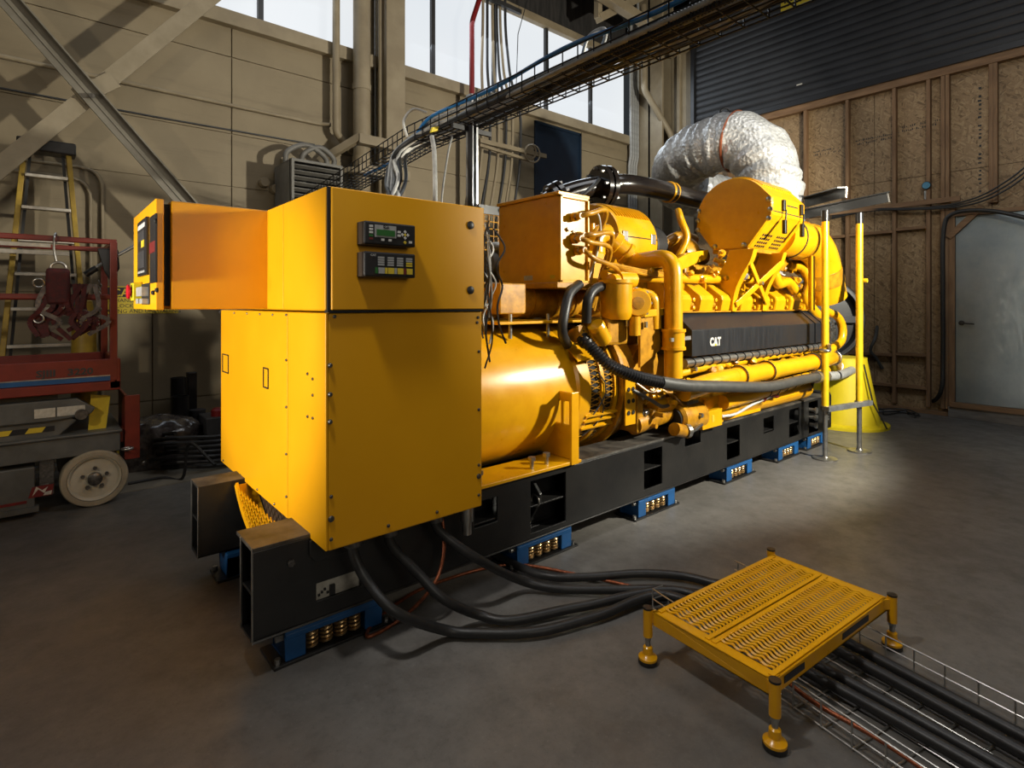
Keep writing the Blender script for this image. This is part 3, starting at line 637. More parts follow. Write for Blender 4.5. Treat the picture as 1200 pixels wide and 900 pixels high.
# the two instrument boxes on the side door
FY = CY0-.075
def inst(u0, v0, u1, v1):
    a, b = at_y(u0, v0, FY), at_y(u1, v1, FY); return a.x, b.x, b.z, a.z
x0, x1, z0, z1 = inst(427, 258, 487, 290)
ctl = MB().box(x0, x1, FY, CY0-.01, z0, z1).build('control_display', 'black_plastic', dr, smooth=0, bev=.006)
MB().box(x0-.001, x0+.02, FY+.016, CY0-.012, z0+.002, z1-.002).build('side_shell', 'shade_brown', ctl, smooth=0)  # shade and yellow reflection on the box side put into its brown
W_ = x1-x0; H_ = z1-z0
def on(ax, az, bx, bz, mat, name, par, d=.003, x0=x0, z0=z0, W_=W_, H_=H_):
    return MB().box(x0+W_*ax, x0+W_*bx, FY-d, FY+.001, z0+H_*az, z0+H_*bz).build(name, mat, par, smooth=0)
on(.19, .33, .60, .86, 'cable_grey', 'screen_bezel', ctl); on(.22, .40, .57, .66, 'lcd', 'screen', ctl, .005); on(.35, .74, .45, .88, 'black_plastic', 'logo_plate', ctl, .005)
for k, mm in enumerate(('cable_white', 'cable_white', 'cable_white', 'lcd', 'red_decal')): on(.09, .74-.135*k, .155, .83-.135*k, mm, 'soft_key', ctl)
for ax, az in ((.66, .58), (.66, .42), (.34, .18), (.48, .18)): on(ax-.03, az, ax+.03, az+.1, 'cable_white', 'soft_key', ctl)
cx, cz = x0+W_*.78, z0+H_*.52
for dx, dz, mm in ((0, .012, 'cable_white'), (0, -.012, 'cable_white'), (.012, 0, 'cable_white'), (-.012, 0, 'cable_white'), (0, 0, 'yellow_decal'), (0, -.03, 'yellow_decal')):
    s_ = .007; MB().prism([(0, -s_), (s_, 0), (0, s_), (-s_, 0)], (cx+dx, FY+.001, cz+dz), X1, Z1, .004).build('arrow_key', mm, ctl, smooth=0)
on(.86, .16, .92, .26, 'cable_white', 'soft_key', ctl)
MB().text('CAT', (x0+W_*.365, FY-.0045, z0+H_*.77), X1, Z1, H_*.11, .001, sx=1.0).build('logo', 'cable_white', ctl, smooth=0)
x0, x1, z0, z1 = inst(427, 294, 487, 326); W_ = x1-x0; H_ = z1-z0
ann = MB().box(x0, x1, FY, CY0-.01, z0, z1).build('alarm_annunciator', 'black_plastic', dr, smooth=0, bev=.006)
MB().box(x0-.001, x0+.02, FY+.016, CY0-.012, z0+.002, z1-.002).build('side_shell', 'shade_brown', ann, smooth=0)  # same shade brown on the side of the lower box
kw = dict(x0=x0, z0=z0, W_=W_, H_=H_)
for c in range(4):
    for r in range(4): on(.25+.185*c, .46+.095*r, .37+.185*c, .53+.095*r, 'yellow_decal' if c == 3 and r < 2 else 'cable_grey', 'indicator_label', ann, **kw)
for c in range(4):
    on(.20+.185*c, .14, .245+.185*c, .38, ('lcd', 'yellow_decal', 'cable_grey', 'red_decal')[c], 'indicator_button', ann, **kw)
    on(.26+.185*c, .14, .375+.185*c, .38, 'cable_grey' if c == 0 else 'yellow_decal', 'indicator_label', ann, **kw)
MB().text('CAT', (x0+W_*.11, FY-.002, z0+H_*.82), X1, Z1, H_*.12, .001).build('logo', 'cable_white', ann, smooth=0)
# ---- operator panel box jutting to the front
BX0, BX1, BY0, BY1, BZ0, BZ1 = .425, .90, 2.725, 3.42, 1.376, 1.838
pb = MB().box(BX0, BX1, BY0, BY1, BZ0, BZ1).build('operator_panel_box', 'cabinet', G, smooth=0, bev=.006)
MB().box(.398, .426, BY0+.02, BY1-.02, BZ0+.015, BZ1-.015).build('door_gap', 'dark_hole', pb, smooth=0)
dX = .37
pd = MB().box(dX, .40, BY0-.004, BY1+.004, BZ0-.002, BZ1+.002).build('panel_door', 'cabinet', pb, smooth=0, bev=.004)
def onx(u0, v0, u1, v1, name, mat, d=.006, par=None, label=None):
    a, b = at_x(u0, v0, dX), at_x(u1, v1, dX)
    return MB().box(dX-d, dX+.002, b.y, a.y, min(a.z, b.z), max(a.z, b.z)).build(name, mat, par or pd, smooth=0, bev=.002, label=label)
s1 = onx(164.5, 262, 175, 322, 'operator_screen', 'black_plastic', .012)
a = at_x(166, 266, dX-.012); b = at_x(174, 268, dX-.012)
def ony(par, f0, f1, g0, g1, mat, name):                  # fractions of the operator screen
    y0, y1, z0, z1 = at_x(175, 300, dX).y, at_x(164.5, 300, dX).y, at_x(175, 322, dX).z, at_x(164.5, 262, dX).z
    MB().box(dX-.014, dX-.011, y1+(y0-y1)*f1, y1+(y0-y1)*f0, z0+(z1-z0)*g0, z0+(z1-z0)*g1).build(name, mat, par, smooth=0)
ony(s1, .12, .88, .84, .92, 'cable_white', 'screen_strip'); ony(s1, .12, .85, .05, .09, 'cable_grey', 'screen_strip'); ony(s1, .5, .8, .5, .62, 'yellow_decal', 'screen_icon'); ony(s1, .15, .82, .14, .44, 'crate', 'screen_keys'); ony(s1, .15, .82, .62, .8, 'crate', 'screen_keys')
s2 = onx(177, 255, 184, 331, 'sight_window', 'black_plastic', .006); onx(177.3, 285, 183.7, 295, 'window_light', 'red_decal', .008, s2)
onx(167, 333, 176, 357, 'switch_group', 'dark_hole', .004); onx(168.5, 337, 175, 347, 'switch_knob', 'cable_grey', .03); onx(168, 350, 170.5, 356, 'switch_knob', 'cable_grey', .03); onx(172.5, 350, 175.5, 356, 'switch_knob', 'cable_grey', .03)
for u, v in ((181, 343), (185.5, 340), (184, 259)): screw(at_x(u, v, dX), (-1, 0, 0), .010, 'dark_hole', pd, .012)
p = at_x(165.5, 342, dX); es = MB().box(dX-.038, dX, p.y-.045, p.y+.045, p.z-.042, p.z+.042).build('stop_button_housing', 'yellow_plastic', pd, smooth=0, bev=.004)
MB().lathe((dX-.038, p.y, p.z), (-1, 0, 0), [(0, .02), (.006, .02), (.008, .034), (.016, .034), (.02, .028), (.022, 0)], 24).build('stop_button', 'red_button', es)

# ---- loose wiring hanging off the cabinet's back edge
r_ = random.Random(11)
for k in range(14):
    xx = CX1+.03+r_.random()*.12; yy = CY0+.03+r_.random()*.12; zz = 1.80-r_.random()*.1; pts = []
    n = r_.choice((5, 6, 7)); zend = 1.05+r_.random()*.4
    for j in range(n): pts.append(Vector((xx+r_.uniform(-.03, .04), yy+r_.uniform(-.02, .05), zz+(zend-zz)*j/(n-1))))
    MB().tube(curve_pts(pts, 6), .004+.002*r_.random(), 6).build('loose_wire', r_.choice(('cable_white', 'cable_grey', 'black_plastic', 'black_plastic')), G)

# ---- alternator
AZc, AR = .86, .425
alt = MB().lathe((.95, GY-.02, AZc), (1, 0, 0), [(0, .42), (.02, AR), (1.50, AR), (1.52, AR+.012), (1.60, AR+.012), (1.62, AR-.01)], 72).build('alternator_drum', 'yellow', G, smooth=30)
# end guard, a perforated bowl under the cabinet
gR = .55; gx = .765; gc = Vector((gx, 2.66, .84)); gzc, gyc = .472, 2.35
wires = MB()
for i in range(-17, 18):
    for a in (1, -1):                                     # crossing strands cut to the round outline, only the part below the cabinet
        off = i*.034; dv = Vector((0, math.cos(.75), a*math.sin(.75))); nv = Vector((0, -dv.z, dv.y))
        if abs(off) >= gR: continue
        hl = math.sqrt(gR*gR-off*off); c = gc+nv*off; lo_, hi_ = -hl, hl
        q = (gzc-c.z)/dv.z
        if dv.z > 0: hi_ = min(hi_, q)
        else: lo_ = max(lo_, q)
        lo_ = max(lo_, (gyc-c.y)/dv.y)
        if hi_-lo_ > .01: wires.bar(c+dv*lo_, c+dv*hi_, .0065, .004, (1, 0, 0))
eg = wires.build('end_guard', 'yellow', G, smooth=0)
t0, t1 = -math.asin((gc.y-gyc)/gR), math.acos((gc.z-gzc)/gR)
MB().lathe(gc-X1*.006, (1, 0, 0), [(0, gR-.03), (0, gR+.004), (.10, gR+.004), (.10, gR-.006), (.012, gR-.006), (.012, gR-.03), (0, gR-.03)], 40, t0, t1, (0, 0, -1)).build('guard_rim', 'yellow', eg)
MB().lathe(gc+X1*.10, (1, 0, 0), [(0, .3), (0, gR-.01), (.006, gR-.01), (.006, .3), (0, .3)], 30, t0, t1, (0, 0, -1)).build('guard_shade_sheet', 'shade_brown', eg)  # dark sheet added so the gaps in the guard look shaded
MB().box(gx-.006, gx+.006, gyc-.004, gyc+.022, gc.z-math.sqrt(gR**2-(gc.y-gyc)**2), gzc).build('guard_edge', 'yellow', eg, smooth=0)
# drum fittings: vent band with slots, straps
vb = MB().lathe((2.56, GY-.02, AZc), (1, 0, 0), [(0, AR-.03), (.0, AR-.012), (.26, AR-.02), (.26, AR-.04)], 72).build('vent_band', 'dark_hole', G)
grid = MB()
for k in range(72):
    t_ = 2*PI*k/72
    for s_ in (-1, 1):
        pts = [Vector((2.57+.24*j/6, GY-.02+(AR-.008)*math.cos(t_+s_*.16*j/6), AZc+(AR-.008)*math.sin(t_+s_*.16*j/6))) for j in range(7)]
        grid.tube(pts, .0035, 4, caps=False)
grid.build('vent_mesh', 'yellow_worn', vb, smooth=0)
for x in (2.545, 2.675, 2.80): MB().lathe((x, GY-.02, AZc), (1, 0, 0), [(0, AR-.02), (0, AR+.006), (.03, AR+.006), (.03, AR-.02)], 72).build('vent_hoop', 'yellow', vb)
m = MB()
for t_ in (200, 205, 212):
    a = math.radians(t_); m.bar((2.54, GY-.02+(AR+.008)*math.cos(a), AZc+(AR+.008)*math.sin(a)), (2.85, GY-.02+(AR+.008)*math.cos(a), AZc+(AR+.008)*math.sin(a)), .012, .03, (0, math.cos(a), math.sin(a)))
m.build('vent_strap', 'yellow', vb, smooth=0)
m = MB()
for a0 in (165, 185):
    m.tube([Vector((2.645+.06*math.sin(j), GY-.02+(AR+.016)*math.cos(math.radians(a0+j*9)), AZc+(AR+.016)*math.sin(math.radians(a0+j*9)))) for j in range(5)], .005, 6)
m.build('sensor_lead', 'conduit_grey', vb)
MB().lathe((2.84, GY-.02, AZc), (1, 0, 0), [(0, .30), (0, .47), (.03, .47), (.03, .45), (.20, .43), (.24, .40), (.24, .3)], 72).build('flywheel_housing', 'yellow_worn', G, smooth=30)
q = [at_y(661, 404, 2.42), at_y(685, 403, 2.42), at_y(703, 420, 2.24), at_y(677, 424, 2.22)]
MB().add(q+[p+Vector((0, 0, .008)) for p in q], [(3, 2, 1, 0), (4, 5, 6, 7), (0, 1, 5, 4), (1, 2, 6, 5), (2, 3, 7, 6), (3, 0, 4, 7)]).build('drum_shield', 'yellow', G, smooth=0)
# feet and gussets
ft = MB().box(1.56, 2.36, YN-.03, YI+.04, ZT+.004, ZT+.022).build('mounting_foot', 'yellow', G, smooth=0, bev=.003)
gx0 = 2.30
def slot_poly(cx, c0, c1, r): return [(cx+r*math.cos(t), c1+r*math.sin(t)) for t in [PI*k/8 for k in range(9)]]+[(cx+r*math.cos(t), c0+r*math.sin(t)) for t in [PI+PI*k/8 for k in range(9)]]
ysl = [0, .035, .065, .095, .125, .16, .26]; zsl = [0, .24, .26, .355, .375, .42]
MB().plate((gx0, YN-.03, ZT+.02), (0, 1, 0), Z1, [0, .045, .085, .11, .15, .19, .30], [0, .20, .33, .385], lambda y, z: .20 < z < .33 and (.045 < y < .085 or .11 < y < .15), .018).build('foot_gusset', 'yellow', ft, smooth=0, bev=.008)
MB().box(gx0-.03, gx0+.03, YN-.038, YN-.026, ZT+.004, ZT+.41).build('gusset_flange', 'yellow', ft, smooth=0, bev=.003)
for x, y in ((1.66, YN+.01), (2.02, YN+.02), (2.14, YN+.03)):
    MB().cyl((x, y, ZT+.02), (x, y, ZT+.07), .011).cyl((x, y, ZT+.065), (x, y, ZT+.085), .022, seg=6).build('foot_bolt', 'steel', ft, smooth=30)
for x in (2.13, 2.2): MB().cyl((x, YN+.006, ZT), (x, YN+.006, ZT+.018), .014, seg=6).build('foot_bolt', 'steel', ft, smooth=0)
hp = MB(); xa, xb = at_y(733, 470, 2.22).x, at_y(745, 470, 2.22).x
hp.plate((xa, 2.22, 0), X1, Z1, [0, xb-xa], [.62, .93], lambda x, z: False, -.012)
hpo = hp.build('bolt_plate', 'yellow', G, smooth=0, bev=.004)
for k in range(3):
    for j in range(2): MB().cyl((xa+.03+(xb-xa-.06)*j, 2.219, .70+.075*k), (xa+.03+(xb-xa-.06)*j, 2.214, .70+.075*k), .014).build('bolt_hole', 'dark_hole', hpo)
MB().box(2.98, 3.05, 2.23, 2.9, .55, .95).build('housing_web', 'yellow_worn', G, smooth=0, bev=.01)

# ---- terminal box over the alternator
tx0, tx1, ty0, ty1, tz0, tz1 = 2.39, 2.645, 2.35, 2.94, 1.53, 2.06
tb = MB().box(tx0, tx1-.012, ty0+.012, ty1, tz0, tz1).build('terminal_box', 'yellow', G, smooth=0, bev=.005)
MB().prism([(-.02, 0), (-.02, .02), (.26, .02), (.26, 0)], (tx0, ty0, tz1), X1, Z1, -(ty1-ty0)).build('box_lid', 'yellow', tb, smooth=0, bev=.003)
m = MB(); t = .016
for q in ((tx0-.004, tx1, tz0-.004, tz0+t), (tx0-.004, tx1, tz1-t, tz1+.002), (tx0-.004, tx0+t, tz0, tz1), (tx1-t, tx1, tz0, tz1)): m.box(q[0], q[1], ty0-.004, ty0+.02, q[2], q[3])
m.build('side_rim', 'yellow', tb, smooth=0, bev=.003)
for y, z in ((2.90, 2.0), (2.90, 1.56), (2.89, 1.62)): screw((tx0, y, z), (-1, 0, 0), .010, 'yellow', tb)
MB().box(tx0-.002, tx0, 2.60, 2.68, 1.55, 1.58).build('warning_label', 'white_decal', tb, smooth=0)
MB().box(tx0-.002, tx0, 2.40, 2.44, 1.555, 1.575).build('rating_label', 'yellow_decal', tb, smooth=0)
for i, (v0, xx, bend) in enumerate(((255, 2.74, .05), (277, 2.80, .02), (281, 2.78, -.05), (294, 2.86, -.12))):
    z = at_y(675, v0, ty0).z; x = 2.50+.03*(i % 2)
    MB().lathe((x, ty0, z), (0, -1, 0), [(0, .028), (.03, .028), (.035, .02), (.07, .02)], 12).build('cable_gland', 'yellow_worn', tb)
    MB().tube(curve_pts([(x, ty0-.06, z), (x+.06, ty0-.09, z+bend*.4), (xx, ty0-.06, z+bend), (xx+.04, ty0+.06, z-.15-.05*i), (xx+.02, ty0+.12, z-.5+.04*i)], 8), .016, 10).build('gland_cable', 'yellow_worn', tb)
MB().tube(curve_pts([(2.56, ty0-.02, 1.96), (2.66, ty0-.05, 1.97), (2.72, ty0-.03, 1.86), (2.70, ty0-.01, 1.70), (2.66, ty0+.02, 1.56)], 8), .007, 8).build('gland_lead', 'cable_white', tb)
MB().prism([(0, 0), (.03, .012), (.05, 0), (.09, .01), (.08, -.02), (.05, -.01), (.02, -.02)], (2.44, ty0-.001, 1.86), X1, Z1, .004).build('tag', 'yellow_worn', tb, smooth=0)
# frame and cross tube under the terminal box
MB().box(2.34, 3.0, ty0-.02, 2.98, 1.495, 1.53).build('box_shelf', 'yellow_worn', G, smooth=0, bev=.004)
ct = MB().cyl((1.9, 2.72, 1.42), (3.2, 2.72, 1.42), .115).build('aftercooler_tube', 'yellow_worn', G)
for x in (2.0, 2.42, 2.62, 2.8): MB().cyl((x, 2.72, 1.42), (x+.05, 2.72, 1.42), .125).build('tube_clamp', 'yellow_worn', ct)
MB().box(2.0, 2.2, 2.45, 2.62, 1.34, 1.52).build('sensor_box', 'yellow_worn', G, smooth=0, bev=.008)
MB().box(1.9, 2.92, 2.34, 2.98, 1.285, 1.30).build('support_plate', 'yellow', G, smooth=0, bev=.003)
for x in (2.05, 2.35): MB().cyl((x, 2.42, 1.2), (x, 2.42, 1.34), .012).build('stud_bolt', 'steel', G)
MB().prism([(0, 0), (.36, 0), (.30, .12), (.16, .14)], (2.55, 2.33, 1.16), X1, Z1, -.012).build('rib_plate', 'yellow', G, smooth=0)
# black hoses
MB().tube(curve_pts([at_y(679, 333, 2.34), at_y(667, 345, 2.3), at_y(661, 370, 2.27), at_y(659, 390, 2.28), at_y(665, 404, 2.34)], 8), .03, 12).build('coolant_hose', 'rubber', G)
MB().tube(curve_pts([at_y(711, 334, 2.28), at_y(697, 339, 2.25), at_y(689, 352, 2.24), at_y(687, 378, 2.26)], 8), .03, 12).build('coolant_hose', 'rubber', G)
ch = curve_pts([at_y(676, 388, 2.3), at_y(690, 404, 2.22), at_y(715, 428, 2.12), at_y(745, 441, 2.06), at_y(775, 448, 2.03)], 10)
MB().tube([at_y(672, 394, 2.33), at_y(684, 388, 2.25)], .045, 12).build('hose_fitting', 'yellow_worn', G)
ribbed(ch, .036, .02, .22).build('corrugated_conduit', 'black_plastic', G)
MB().tube(curve_pts([at_y(774, 448, 2.03), at_y(805, 452, 2.0), at_y(850, 453, 1.98), at_y(900, 453, 1.97), at_y(935, 446, 1.99), at_y(960, 441, 2.02)], 10), .040, 12).build('smooth_conduit', 'conduit_grey', G)
MB().tube(curve_pts([at_y(960, 441, 2.03), at_y(982, 440, 2.1), at_y(998, 434, 2.25)], 6), .045, 12).build('braided_hose', 'cable_grey', G)
MB().cyl(at_y(955, 442, 2.02), at_y(967, 441, 2.03), .055).build('hose_coupling', 'steel', G)

# ---- front of the engine
blk = MB().box(3.02, 5.75, 2.42, 3.02, .53, 1.30).build('engine_block', 'yellow_worn', G, smooth=0, bev=.02)
MB().box(3.3, 5.75, 2.50, 2.94, 1.30, 1.62).build('intake_plenum', 'yellow_worn', G, smooth=0, bev=.03)
MB().prism([(0, 0), (0, .34), (.08, .42), (.26, .42), (.30, .30), (.22, 0)], (3.02, 2.30, .70), (1, 0, 0), Z1, -.12).build('timing_cover', 'yellow_worn', G, smooth=0, bev=.01)
MB().prism([(0, 0), (.34, .16), (.34, .34), (0, .34)], (3.0, 2.22, .98), X1, Z1, -.02).build('bracket_plate', 'yellow_worn', G, smooth=0, bev=.004)
MB().prism([(0, 0), (.36, .02), (.36, .06), (.0, .05)], (3.02, 2.20, 1.31), X1, Z1, -.16).build('bracket_shelf', 'yellow', G, smooth=0, bev=.004)
c = at_y(722, 352, 2.24); th_ = MB().lathe((c.x, c.y, 1.30), (0, 0, 1), [(0, .08), (.02, .095), (.05, .10), (.22, .10), (.23, .11), (.25, .11), (.25, 0)], 36).build('thermostat_housing', 'yellow', G, smooth=30)
MB().box(c.x-.10, c.x+.1, c.y-.02, c.y+.2, 1.14, 1.31).build('housing_base', 'yellow_worn', th_, smooth=0, bev=.02)
MB().cyl((c.x+.085, c.y-.08, 1.20), (c.x+.085, c.y-.08, 1.32), .035).build('housing_stub', 'yellow', th_)
p0 = at_y(699, 383, 2.2); p1 = at_y(708, 400, 2.2); d = (p1-p0).normalized()
MB().lathe(p0-d*.02, d, [(0, 0), (0, .05), (.025, .056), (.03, .052), (.13, .052), (.15, .03), (.15, 0)], 28).build('breather_can', 'yellow', G, smooth=30)
c = at_y(748, 355, 2.13); fa = Vector((-.6, -.8, 0)); fo = Vector((c.x+.06, 2.21, c.z)); fl = MB().lathe(fo, fa, [(0, .09), (.05, .10), (.06, .096), (.08, .09), (.10, .078), (.10, .04)], 36).build('round_flange', 'yellow', G, smooth=30)
MB().lathe(fo+fa*.098, fa, [(0, .042), (.006, .038), (.008, .0)], 24).build('flange_bore', 'yellow_worn', fl)
for k in range(8): t_ = k*PI/4; q = fo+fa*.05+Vector((.8, -.6, 0))*(.093*math.cos(t_))+Z1*(.093*math.sin(t_)); MB().cyl(q, q+fa*.02, .009, seg=6).build('flange_bolt', 'steel', fl, smooth=0)
MB().tube(fillet([at_y(752, 345, 2.3), at_y(765, 348, 2.24), at_y(767, 385, 2.24)], .09), .045, 16).build('elbow_pipe', 'yellow', G)
for u, v in ((735, 375), (742, 376), (757, 377)): MB().cyl(at_y(u, v, 2.2), at_y(u, v+7, 2.2), .012, seg=8).build('hex_bolt', 'steel', G, smooth=0)
# the big S-shaped coolant pipe
bp = fillet([at_y(708, 279, 2.62), at_y(733, 299, 2.52), (3.27, 2.46, 1.70), (3.27, 2.15, 1.72), (3.27, 2.15, .90)], .13, 8)
main = MB().tube(bp, .062, 20).build('coolant_riser', 'yellow', G)
p = at_y(788, 396, 2.15)
MB().cyl((3.27, 2.15, 1.10), (3.27, 2.15, 1.22), .075).cyl((3.27, 2.15, 1.21), (3.27, 2.15, 1.23), .083).cyl((3.27, 2.15, 1.09), (3.27, 2.15, 1.11), .083).build('pipe_coupling', 'yellow', main)
MB().bar((3.19, 2.12, 1.16), (3.36, 2.08, 1.17), .02, .025).build('clamp_bolt', 'steel', main, smooth=0)
q = at_y(732, 297, 2.5); MB().lathe(at_y(716, 283, 2.56), at_y(733, 297, 2.5)-at_y(716, 283, 2.56), [(0, .085), (.03, .09), (.05, .09), (.06, .075), (.12, .075), (.13, .085), (.16, .085)], 28).build('elbow_casting', 'yellow', main, smooth=30)
MB().tube(fillet([at_y(697, 300, 2.6), at_y(697, 276, 2.6), at_y(712, 275, 2.58)], .06), .075, 20).cyl(at_y(694, 272, 2.6)-Z1*.02, at_y(694, 272, 2.6)+Z1*.06, .02).build('elbow_inlet', 'yellow', main)
MB().box(2.78, 2.98, 2.5, 2.66, 1.53, 1.76).build('inlet_block', 'yellow', G, smooth=0, bev=.015)
# fuel rail and fittings above the valve covers
fr = MB().tube([at_y(708, 322, 2.34), at_y(770, 326, 2.34), (5.7, 2.34, 1.63)], .035, 14).build('fuel_rail', 'yellow', G)
r_ = random.Random(21)
MB().cyl(at_y(722, 328, 2.3), at_y(740, 328, 2.3), .06).cyl(at_y(716, 329, 2.27), at_y(722, 329, 2.27), .045).build('fuel_filter_head', 'yellow', fr)
for k in range(16):
    x = 3.05+k*.17; MB().lathe((x, 2.34, 1.60+r_.uniform(-.01, .02)), (r_.uniform(-.4, .4), -1, r_.uniform(-.3, .6)), [(0, .03), (.04, .03), (.045, .02), (.075, .02), (.08, .012)], 8).build('rail_fitting', 'yellow', fr, smooth=0)
for k in range(3): MB().tube(curve_pts([at_y(700+8*k, 306+3*k, 2.3), at_y(728+6*k, 312+3*k, 2.27), at_y(765, 319+2*k, 2.28), at_y(800, 322, 2.32)], 8), .012, 8).build('oil_line', 'yellow_worn', fr)
# valve covers, eight to the bank
vc0 = None
for k in range(8):
    x0 = 3.46+k*.315
    if vc0 is None:
        m = MB().prism([(2.26, 1.335), (2.24, 1.43), (2.255, 1.465), (2.43, 1.60), (2.56, 1.60), (2.56, 1.335)], (x0, 0, 0), Y1, Z1, .195)
        vc0 = m.build('valve_cover', 'yellow', G, smooth=0, bev=.014)
        MB().prism([(2.30, 1.335), (2.285, 1.40), (2.35, 1.45), (2.56, 1.45), (2.56, 1.335)], (x0+.2, 0, 0), Y1, Z1, .10).build('cover_base', 'yellow_worn', vc0, smooth=0, bev=.01)
        for zz in (1.37, 1.43): MB().lathe((x0+.235, 2.29, zz), (0, -1, 0), [(0, .016), (.04, .016), (.042, .01)], 6).build('cover_bolt', 'yellow', vc0, smooth=0)
        MB().tube(curve_pts([(x0+.25, 2.42, 1.44), (x0+.25, 2.36, 1.52), (x0+.2, 2.34, 1.60)], 6), .014, 8).build('injector_line', 'yellow', vc0)
    else:
        c = dup(vc0, G); c.location.x = vc0.location.x+k*.315; c.location.y = vc0.location.y; c.location.z = vc0.location.z
# black heat shield cover with its maker's mark
hs = MB().prism([(2.13, 1.03), (2.13, 1.215), (2.27, 1.335), (2.45, 1.335), (2.45, 1.03)], (3.47, 0, 0), Y1, Z1, 2.1).build('heat_shield', 'black_panel', G, smooth=0, bev=.004)
for x in (5.57, 5.72, 5.85):
    MB().prism([(2.12, 1.03), (2.12, 1.218), (2.27, 1.345), (2.28, 1.335), (2.13, 1.21), (2.13, 1.03)], (x, 0, 0), Y1, Z1, .02).build('shield_rib', 'black_plastic', hs, smooth=0)
MB().prism([(2.13, 1.03), (2.13, 1.215), (2.27, 1.335), (2.45, 1.335), (2.45, 1.03)], (5.57, 0, 0), Y1, Z1, .40).build('shield_end', 'black_panel', hs, smooth=0, bev=.004)
MB().box(3.45, 5.9, 2.24, 2.30, 1.335, 1.345).build('shield_lip', 'yellow_worn', hs, smooth=0)
p = at_y(834, 406, 2.13); MB().text('CAT', (p.x-.03, 2.1295, 1.095), X1, Z1, .082, .003, bold=.004, sx=.95).build('logo', 'cable_white', hs, smooth=0, label='white maker logo on the black cover')
MB().prism([(0, 0), (.062, 0), (.031, .04)], (p.x+.018, 2.1285, 1.092), X1, Z1, .0015).build('logo_triangle', 'yellow_decal', hs, smooth=0)
# loom with spiral wrap under the cover, then the coolant pipes
lm = MB().tube(dense([(3.42, 2.16, .985), (5.9, 2.16, .985)], .05), .03, 12).build('wiring_loom', 'steel', G)
for k in range(20): MB().torus((3.5+k*.12, 2.16, .985), (1, .5, 0), .033, .006, 14, 6).build('loom_tie', 'black_plastic', lm)
MB().tube(curve_pts([(3.42, 2.2, .91), (3.7, 2.18, .93), (4.2, 2.2, .93), (4.8, 2.18, .95), (5.6, 2.2, .95)], 8), .028, 12).build('oil_pipe', 'yellow', G)
r_ = random.Random(31)
for k in range(16): MB().lathe((3.75+k*.13, 2.2+r_.uniform(-.02, .03), .91+r_.uniform(-.02, .04)), (r_.uniform(-1, 1), -.8, r_.uniform(-.6, .6)), [(0, .022), (.05, .022), (.055, .03), (.075, .03), (.08, .014)], 8).build('pipe_fitting', 'yellow' if k % 3 else 'yellow_worn', G, smooth=0)
up_ = MB().tube(fillet([(3.34, 2.12, .80), (3.7, 2.07, .85), (5.65, 2.07, .87), (6.1, 2.15, .86), (6.5, 2.28, .72)], .12), .068, 20).build('upper_coolant_pipe', 'yellow', G)
for x in (4.0, 4.45, 5.35): MB().lathe((x, 2.07, .852+(x-3.7)*.01), (1, 0, 0), [(0, .078), (.03, .08), (.07, .08), (.1, .078)], 24).build('pipe_sleeve', 'yellow', up_); MB().torus((x+.005, 2.07, .852+(x-3.7)*.01), (1, 0, 0), .078, .006, 24, 8).build('sleeve_ring', 'dark_hole', up_)
MB().torus((6.05, 2.14, .86), (1, .25, -.1), .072, .007, 24, 8).torus((6.45, 2.265, .735), (.8, .25, -.3), .072, .01, 24, 8).build('hose_clamp', 'steel', up_)
lo_ = MB().tube(fillet([(3.9, 2.14, .66), (4.4, 2.10, .69), (5.5, 2.10, .74), (5.9, 2.16, .74)], .12), .055, 16).build('lower_coolant_pipe', 'yellow', G)
for k in range(7): MB().torus((4.5+k*.16, 2.10, .695+k*.0075), (1, 0, 0), .056, .004, 20, 6).build('pipe_tie', 'dark_hole', lo_)
mp = MB().tube(fillet([(4.55, 2.2, .78), (5.5, 2.2, .81)], .1), .045, 14).build('bypass_pipe', 'yellow', G)
op = MB().prism([(2.2, .50), (2.15, .58), (2.2, .66), (2.42, .70), (2.42, .5)], (3.75, 0, 0), Y1, Z1, 1.9).build('oil_pan', 'yellow', G, smooth=0, bev=.03)
MB().lathe((4.15, 2.22, .62), (1, 0, 0), [(0, .02), (.03, .075), (.1, .085), (.42, .085), (.5, .05), (.5, 0)], 28).build('oil_cooler', 'yellow', G, smooth=40)
MB().box(3.95, 4.6, 2.18, 2.3, .50, .56).build('pan_rail', 'yellow', G, smooth=0, bev=.008)
# pump motor beside the pan
mx = at_y(812, 492, 2.16); mo = MB().lathe((3.38, 2.21, .60), (1, -.1, 0), [(0, 0), (0, .075), (.02, .095), (.26, .095), (.28, .08), (.28, 0)], 32).build('pump_motor', 'yellow_worn', G, smooth=40)
MB().lathe((3.375, 2.21, .60), (-1, .1, 0), [(0, .07), (.01, .065), (.012, .01)], 28).build('fan_grille', 'dark_hole', mo)
m = MB()
for k in range(7): m.box(3.46+k*.022, 3.47+k*.022, 2.16, 2.24, .68, .71)
m.build('motor_fins', 'steel', mo, smooth=0)
a, b = at_y(822, 500, 2.13), at_y(845, 502, 2.13)
MB().box(a.x, b.x, 2.12, 2.24, .50, .625).build('motor_terminal_box', 'yellow', mo, smooth=0, bev=.004)
MB().box((a.x+b.x)/2-.01, (a.x+b.x)/2+.02, 2.118, 2.121, .54, .59).build('terminal_label', 'yellow_decal', mo, smooth=0)
st_ = MB().cyl(at_y(790, 503, 2.14), at_y(806, 506, 2.14), .045).build('strainer', 'yellow_worn', G)
MB().lathe(at_y(803, 505, 2.13), (1, -.25, 0), [(0, .048), (.03, .048), (.05, .03), (.05, 0)], 20).bar(at_y(808, 508, 2.12), at_y(823, 497, 2.1), .016, .016).build('strainer_cap', 'steel', st_)
